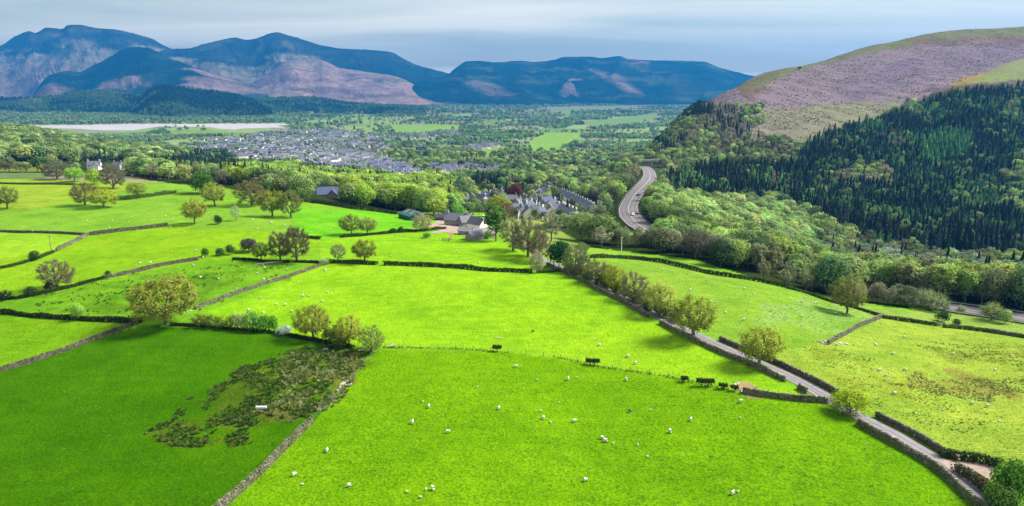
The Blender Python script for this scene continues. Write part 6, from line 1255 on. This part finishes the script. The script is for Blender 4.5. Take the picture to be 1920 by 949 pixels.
# ---- flat-topped hawthorn stumps on the fence line
def thornblock(px_, py_, wpx, hpx, stems, label, seed):
    g = ground([(px_, py_)])[0]; d = (g[1] * CT + (ZC - g[2]) * ST) / FPX; W = wpx * d; H = hpx * d * 1.06; r = np.random.default_rng(seed); root = bpy.data.objects.new('hawthorn_block', None); col.objects.link(root); root.location = g; root.rotation_euler = (0, 0, -0.14); tag(root, label, 'hawthorn', 'clipped hawthorns on the fence line')
    n = int(300 * W); t_ = r.random(n); x = (t_ - 0.5) * W; zt = H; zb = H * (0.46 + 0.16 * np.abs(t_ - 0.5)); z_ = zb + (zt - zb) * r.random(n); y = r.normal(size=n) * 0.3; V, F = quads(np.c_[x, y, z_], np.c_[r.normal(size=n) * .5, -np.ones(n) * .4, r.normal(size=n) * .5 + .3], 0.17 * (0.7 + 0.6 * r.random(n)), r); me = mesh_np('thorn_leaves', V, F, [M['leaf']]); attr_f(me, 'var', np.repeat(r.random(n) * 0.6, 4)); o = add('crown', me, root); o['tint'] = [float(q) for q in alb(52, 74, 28, k=1.2)]
    for k in range(stems):
        xs = ((k + 0.5) / stems - 0.5) * W * 0.7; NA = np.array([(xs * 0.8, 0, -0.1), (xs * 0.9, 0.04, H * 0.3), (xs, 0, H * 0.62), (xs - 0.25, 0.05, H * 0.85), (xs + 0.28, -0.05, H * 0.88)]); me = mesh_np('stem', *tubes(NA, np.array([-1, 0, 1, 2, 2]), np.array([0.1, 0.085, 0.07, 0.04, 0.04]), 5), [M['bark']], smooth=True); add('stem', me, root)
for q in [(932,659,17,11,1,'small flat-topped hawthorn on the wire fence, leftmost of the clipped blocks',1),(1111,685,26,12,2,'flat-topped hawthorn on two stems on the wire fence',2),(1283,716,13,10,1,'small dark hawthorn block left of the widest one',3),(1322,724,33,14,3,'widest dark flat-topped hawthorn near the bare earth',4),(1356,729,16,10,1,'small hawthorn block right of the widest one',5),(1377,733,14,10,1,'small hawthorn block at the edge of the bare earth',6)]: thornblock(*q)
# ---- trough, poles, fallen branch, car
g = ground([(490, 768)])[0]; root = bpy.data.objects.new('water_trough', None); col.objects.link(root); root.location = g; root.rotation_euler = (0, 0, 0.02); tag(root, 'pale metal water trough standing in the rushes', 'trough')
M['zinc'] = plain('zinc', (0.5, 0.55, 0.62), 0.45, 0.15, 3)
add('basin', mesh_np('basin', *boxes([(0, -0.28, 0.45, 1.9, 0.05, 0.42), (0, 0.28, 0.45, 1.9, 0.05, 0.42), (-0.95, 0, 0.45, 0.05, 0.6, 0.42), (0.95, 0, 0.45, 0.05, 0.6, 0.42), (0, 0, 0.27, 1.85, 0.55, 0.05)]), [M['zinc']]), root); add('water', mesh_np('trough_water', *boxes([(0, 0, 0.56, 1.82, 0.5, 0.01)]), [M['water']]), root)
for s_ in (-0.7, 0.7): add('leg', mesh_np('leg', *boxes([(s_, 0, 0.12, 0.12, 0.5, 0.28)]), [M['zinc']]), root)
def pole(px_, py_, h, label, m_):
    g = ground([(px_, py_)])[0]; root = bpy.data.objects.new('telegraph_pole', None); col.objects.link(root); root.location = g; tag(root, label, 'pole'); NA = np.array([(0, 0, -0.3), (0, 0, h * 0.5), (0.02, 0, h)]); add('mast', mesh_np('mast', *tubes(NA, np.array([-1, 0, 1]), np.array([0.16, 0.14, 0.1]), 7), [m_], smooth=True), root); add('crossarm', mesh_np('crossarm', *boxes([(0, 0, h - 0.4, 1.4, 0.1, 0.12)]), [m_]), root)
pole(97, 474, 6.6, 'thin wooden telegraph pole in the left pasture', M['wood']); pole(1165, 471, 6.5, 'pale pole at the edge of the belt above the right-hand pasture', M['frame'])
M['deadwood'] = plain('dead_wood', (0.40, 0.37, 0.32), 0.9, 0.2, 3)
def branch(px_, py_, L, rz, label, seed):
    g = ground([(px_, py_)])[0]; r = np.random.default_rng(seed); NA = [(0, 0, 0.15), (L * .3, 0.1, 0.3), (L * .6, -0.1, 0.35), (L, 0.1, 0.5), (L * .5, 0.7, 0.6), (L * .8, 0.9, 0.5), (L * .75, -0.8, 0.45), (L * 0.95, -1.0, 0.7)]; o = add('fallen_branch', mesh_np('fallen_branch', *tubes(np.array(NA), np.array([-1, 0, 1, 2, 1, 4, 2, 6]), np.array([.2, .17, .13, .05, .09, .04, .09, .03]), 6), [M['deadwood']], smooth=True), loc=g, rz=rz); tag(o, label, 'branch')
branch(672, 659, 3.0, 0.0, 'pale fallen branch under the corner tree', 1); branch(728, 652, 2.2, 0.3, 'pale dead branch lying at the start of the wire fence', 2); branch(478, 497, 8.0, 0.35, 'heap of pale cut branches below the leafless trees', 3); branch(500, 494, 6.0, 0.2, 'second heap of pale branches by the tall leafless tree', 4)
def car(px_, py_, rz, paint, label, lift=0.47):
    x, y, z = ground([(px_, py_)])[0]; root = bpy.data.objects.new('car', None); col.objects.link(root); root.location = (x, y, z + lift); root.rotation_euler = (0, 0, rz); tag(root, label, 'car', 'cars on the main road'); mm_ = plain('car_paint', paint, 0.35, 0.05, 1, spec=0.5)
    prof = [(-2.1,.35),(-2.15,.8),(-1.9,.98),(-1.2,1.02),(-.75,1.45),(.7,1.48),(1.5,1.05),(2.1,.9),(2.15,.4)]; n = len(prof)
    V = [(a, s_ * (0.86 if b_ < 1.1 else 0.68), b_) for s_ in (-1, 1) for a, b_ in prof]; F = [[(i, (i + 1) % n, n + (i + 1) % n, n + i) for i in range(n)], ]
    add('body', mesh_np('car_body', np.array(V, float), [np.array(F[0]), np.array([tuple(range(n))[::-1], tuple(range(n, 2 * n))])], [mm_]), root)
    for s_, nm in ((-1, 'side_window'), (1, 'side_window')): add(nm, mesh_np(nm, np.array([(-1.05, s_ * .79, 1.08), (1.25, s_ * .79, 1.08), (.6, s_ * .71, 1.4), (-.68, s_ * .71, 1.4)], float), np.array([(0, 1, 2, 3)]), [M['glass']]), root)
    add('windscreen', mesh_np('windscreen', np.array([(1.47, -.7, 1.1), (1.47, .7, 1.1), (.76, .6, 1.47), (.76, -.6, 1.47)], float), np.array([(0, 1, 2, 3)]), [M['glass']]), root); add('rear_window', mesh_np('rear_window', np.array([(-1.2, -.7, 1.07), (-1.2, .7, 1.07), (-.8, .6, 1.43), (-.8, -.6, 1.43)], float), np.array([(0, 1, 2, 3)]), [M['glass']]), root)
    for x_ in (-1.35, 1.35):
        for s_ in (-1, 1): a = np.linspace(0, 6.283, 13)[:-1]; V = np.concatenate([np.c_[x_ + .33 * np.cos(a), np.full(12, s_ * .78), .33 + .33 * np.sin(a)], np.c_[x_ + .33 * np.cos(a), np.full(12, s_ * .92), .33 + .33 * np.sin(a)]]); i_ = np.arange(12); add('wheel', mesh_np('wheel', V, [np.stack([i_, (i_ + 1) % 12, 12 + (i_ + 1) % 12, 12 + i_], -1), np.array([tuple(range(12)), tuple(range(12, 24))])], [M['door']]), root)
car(1187, 405, 1.45, (0.75, 0.75, 0.76), 'white car on the bend of the main road'); car(1197, 368, 1.0, (0.05, 0.06, 0.08), 'dark car farther round the main road bend')
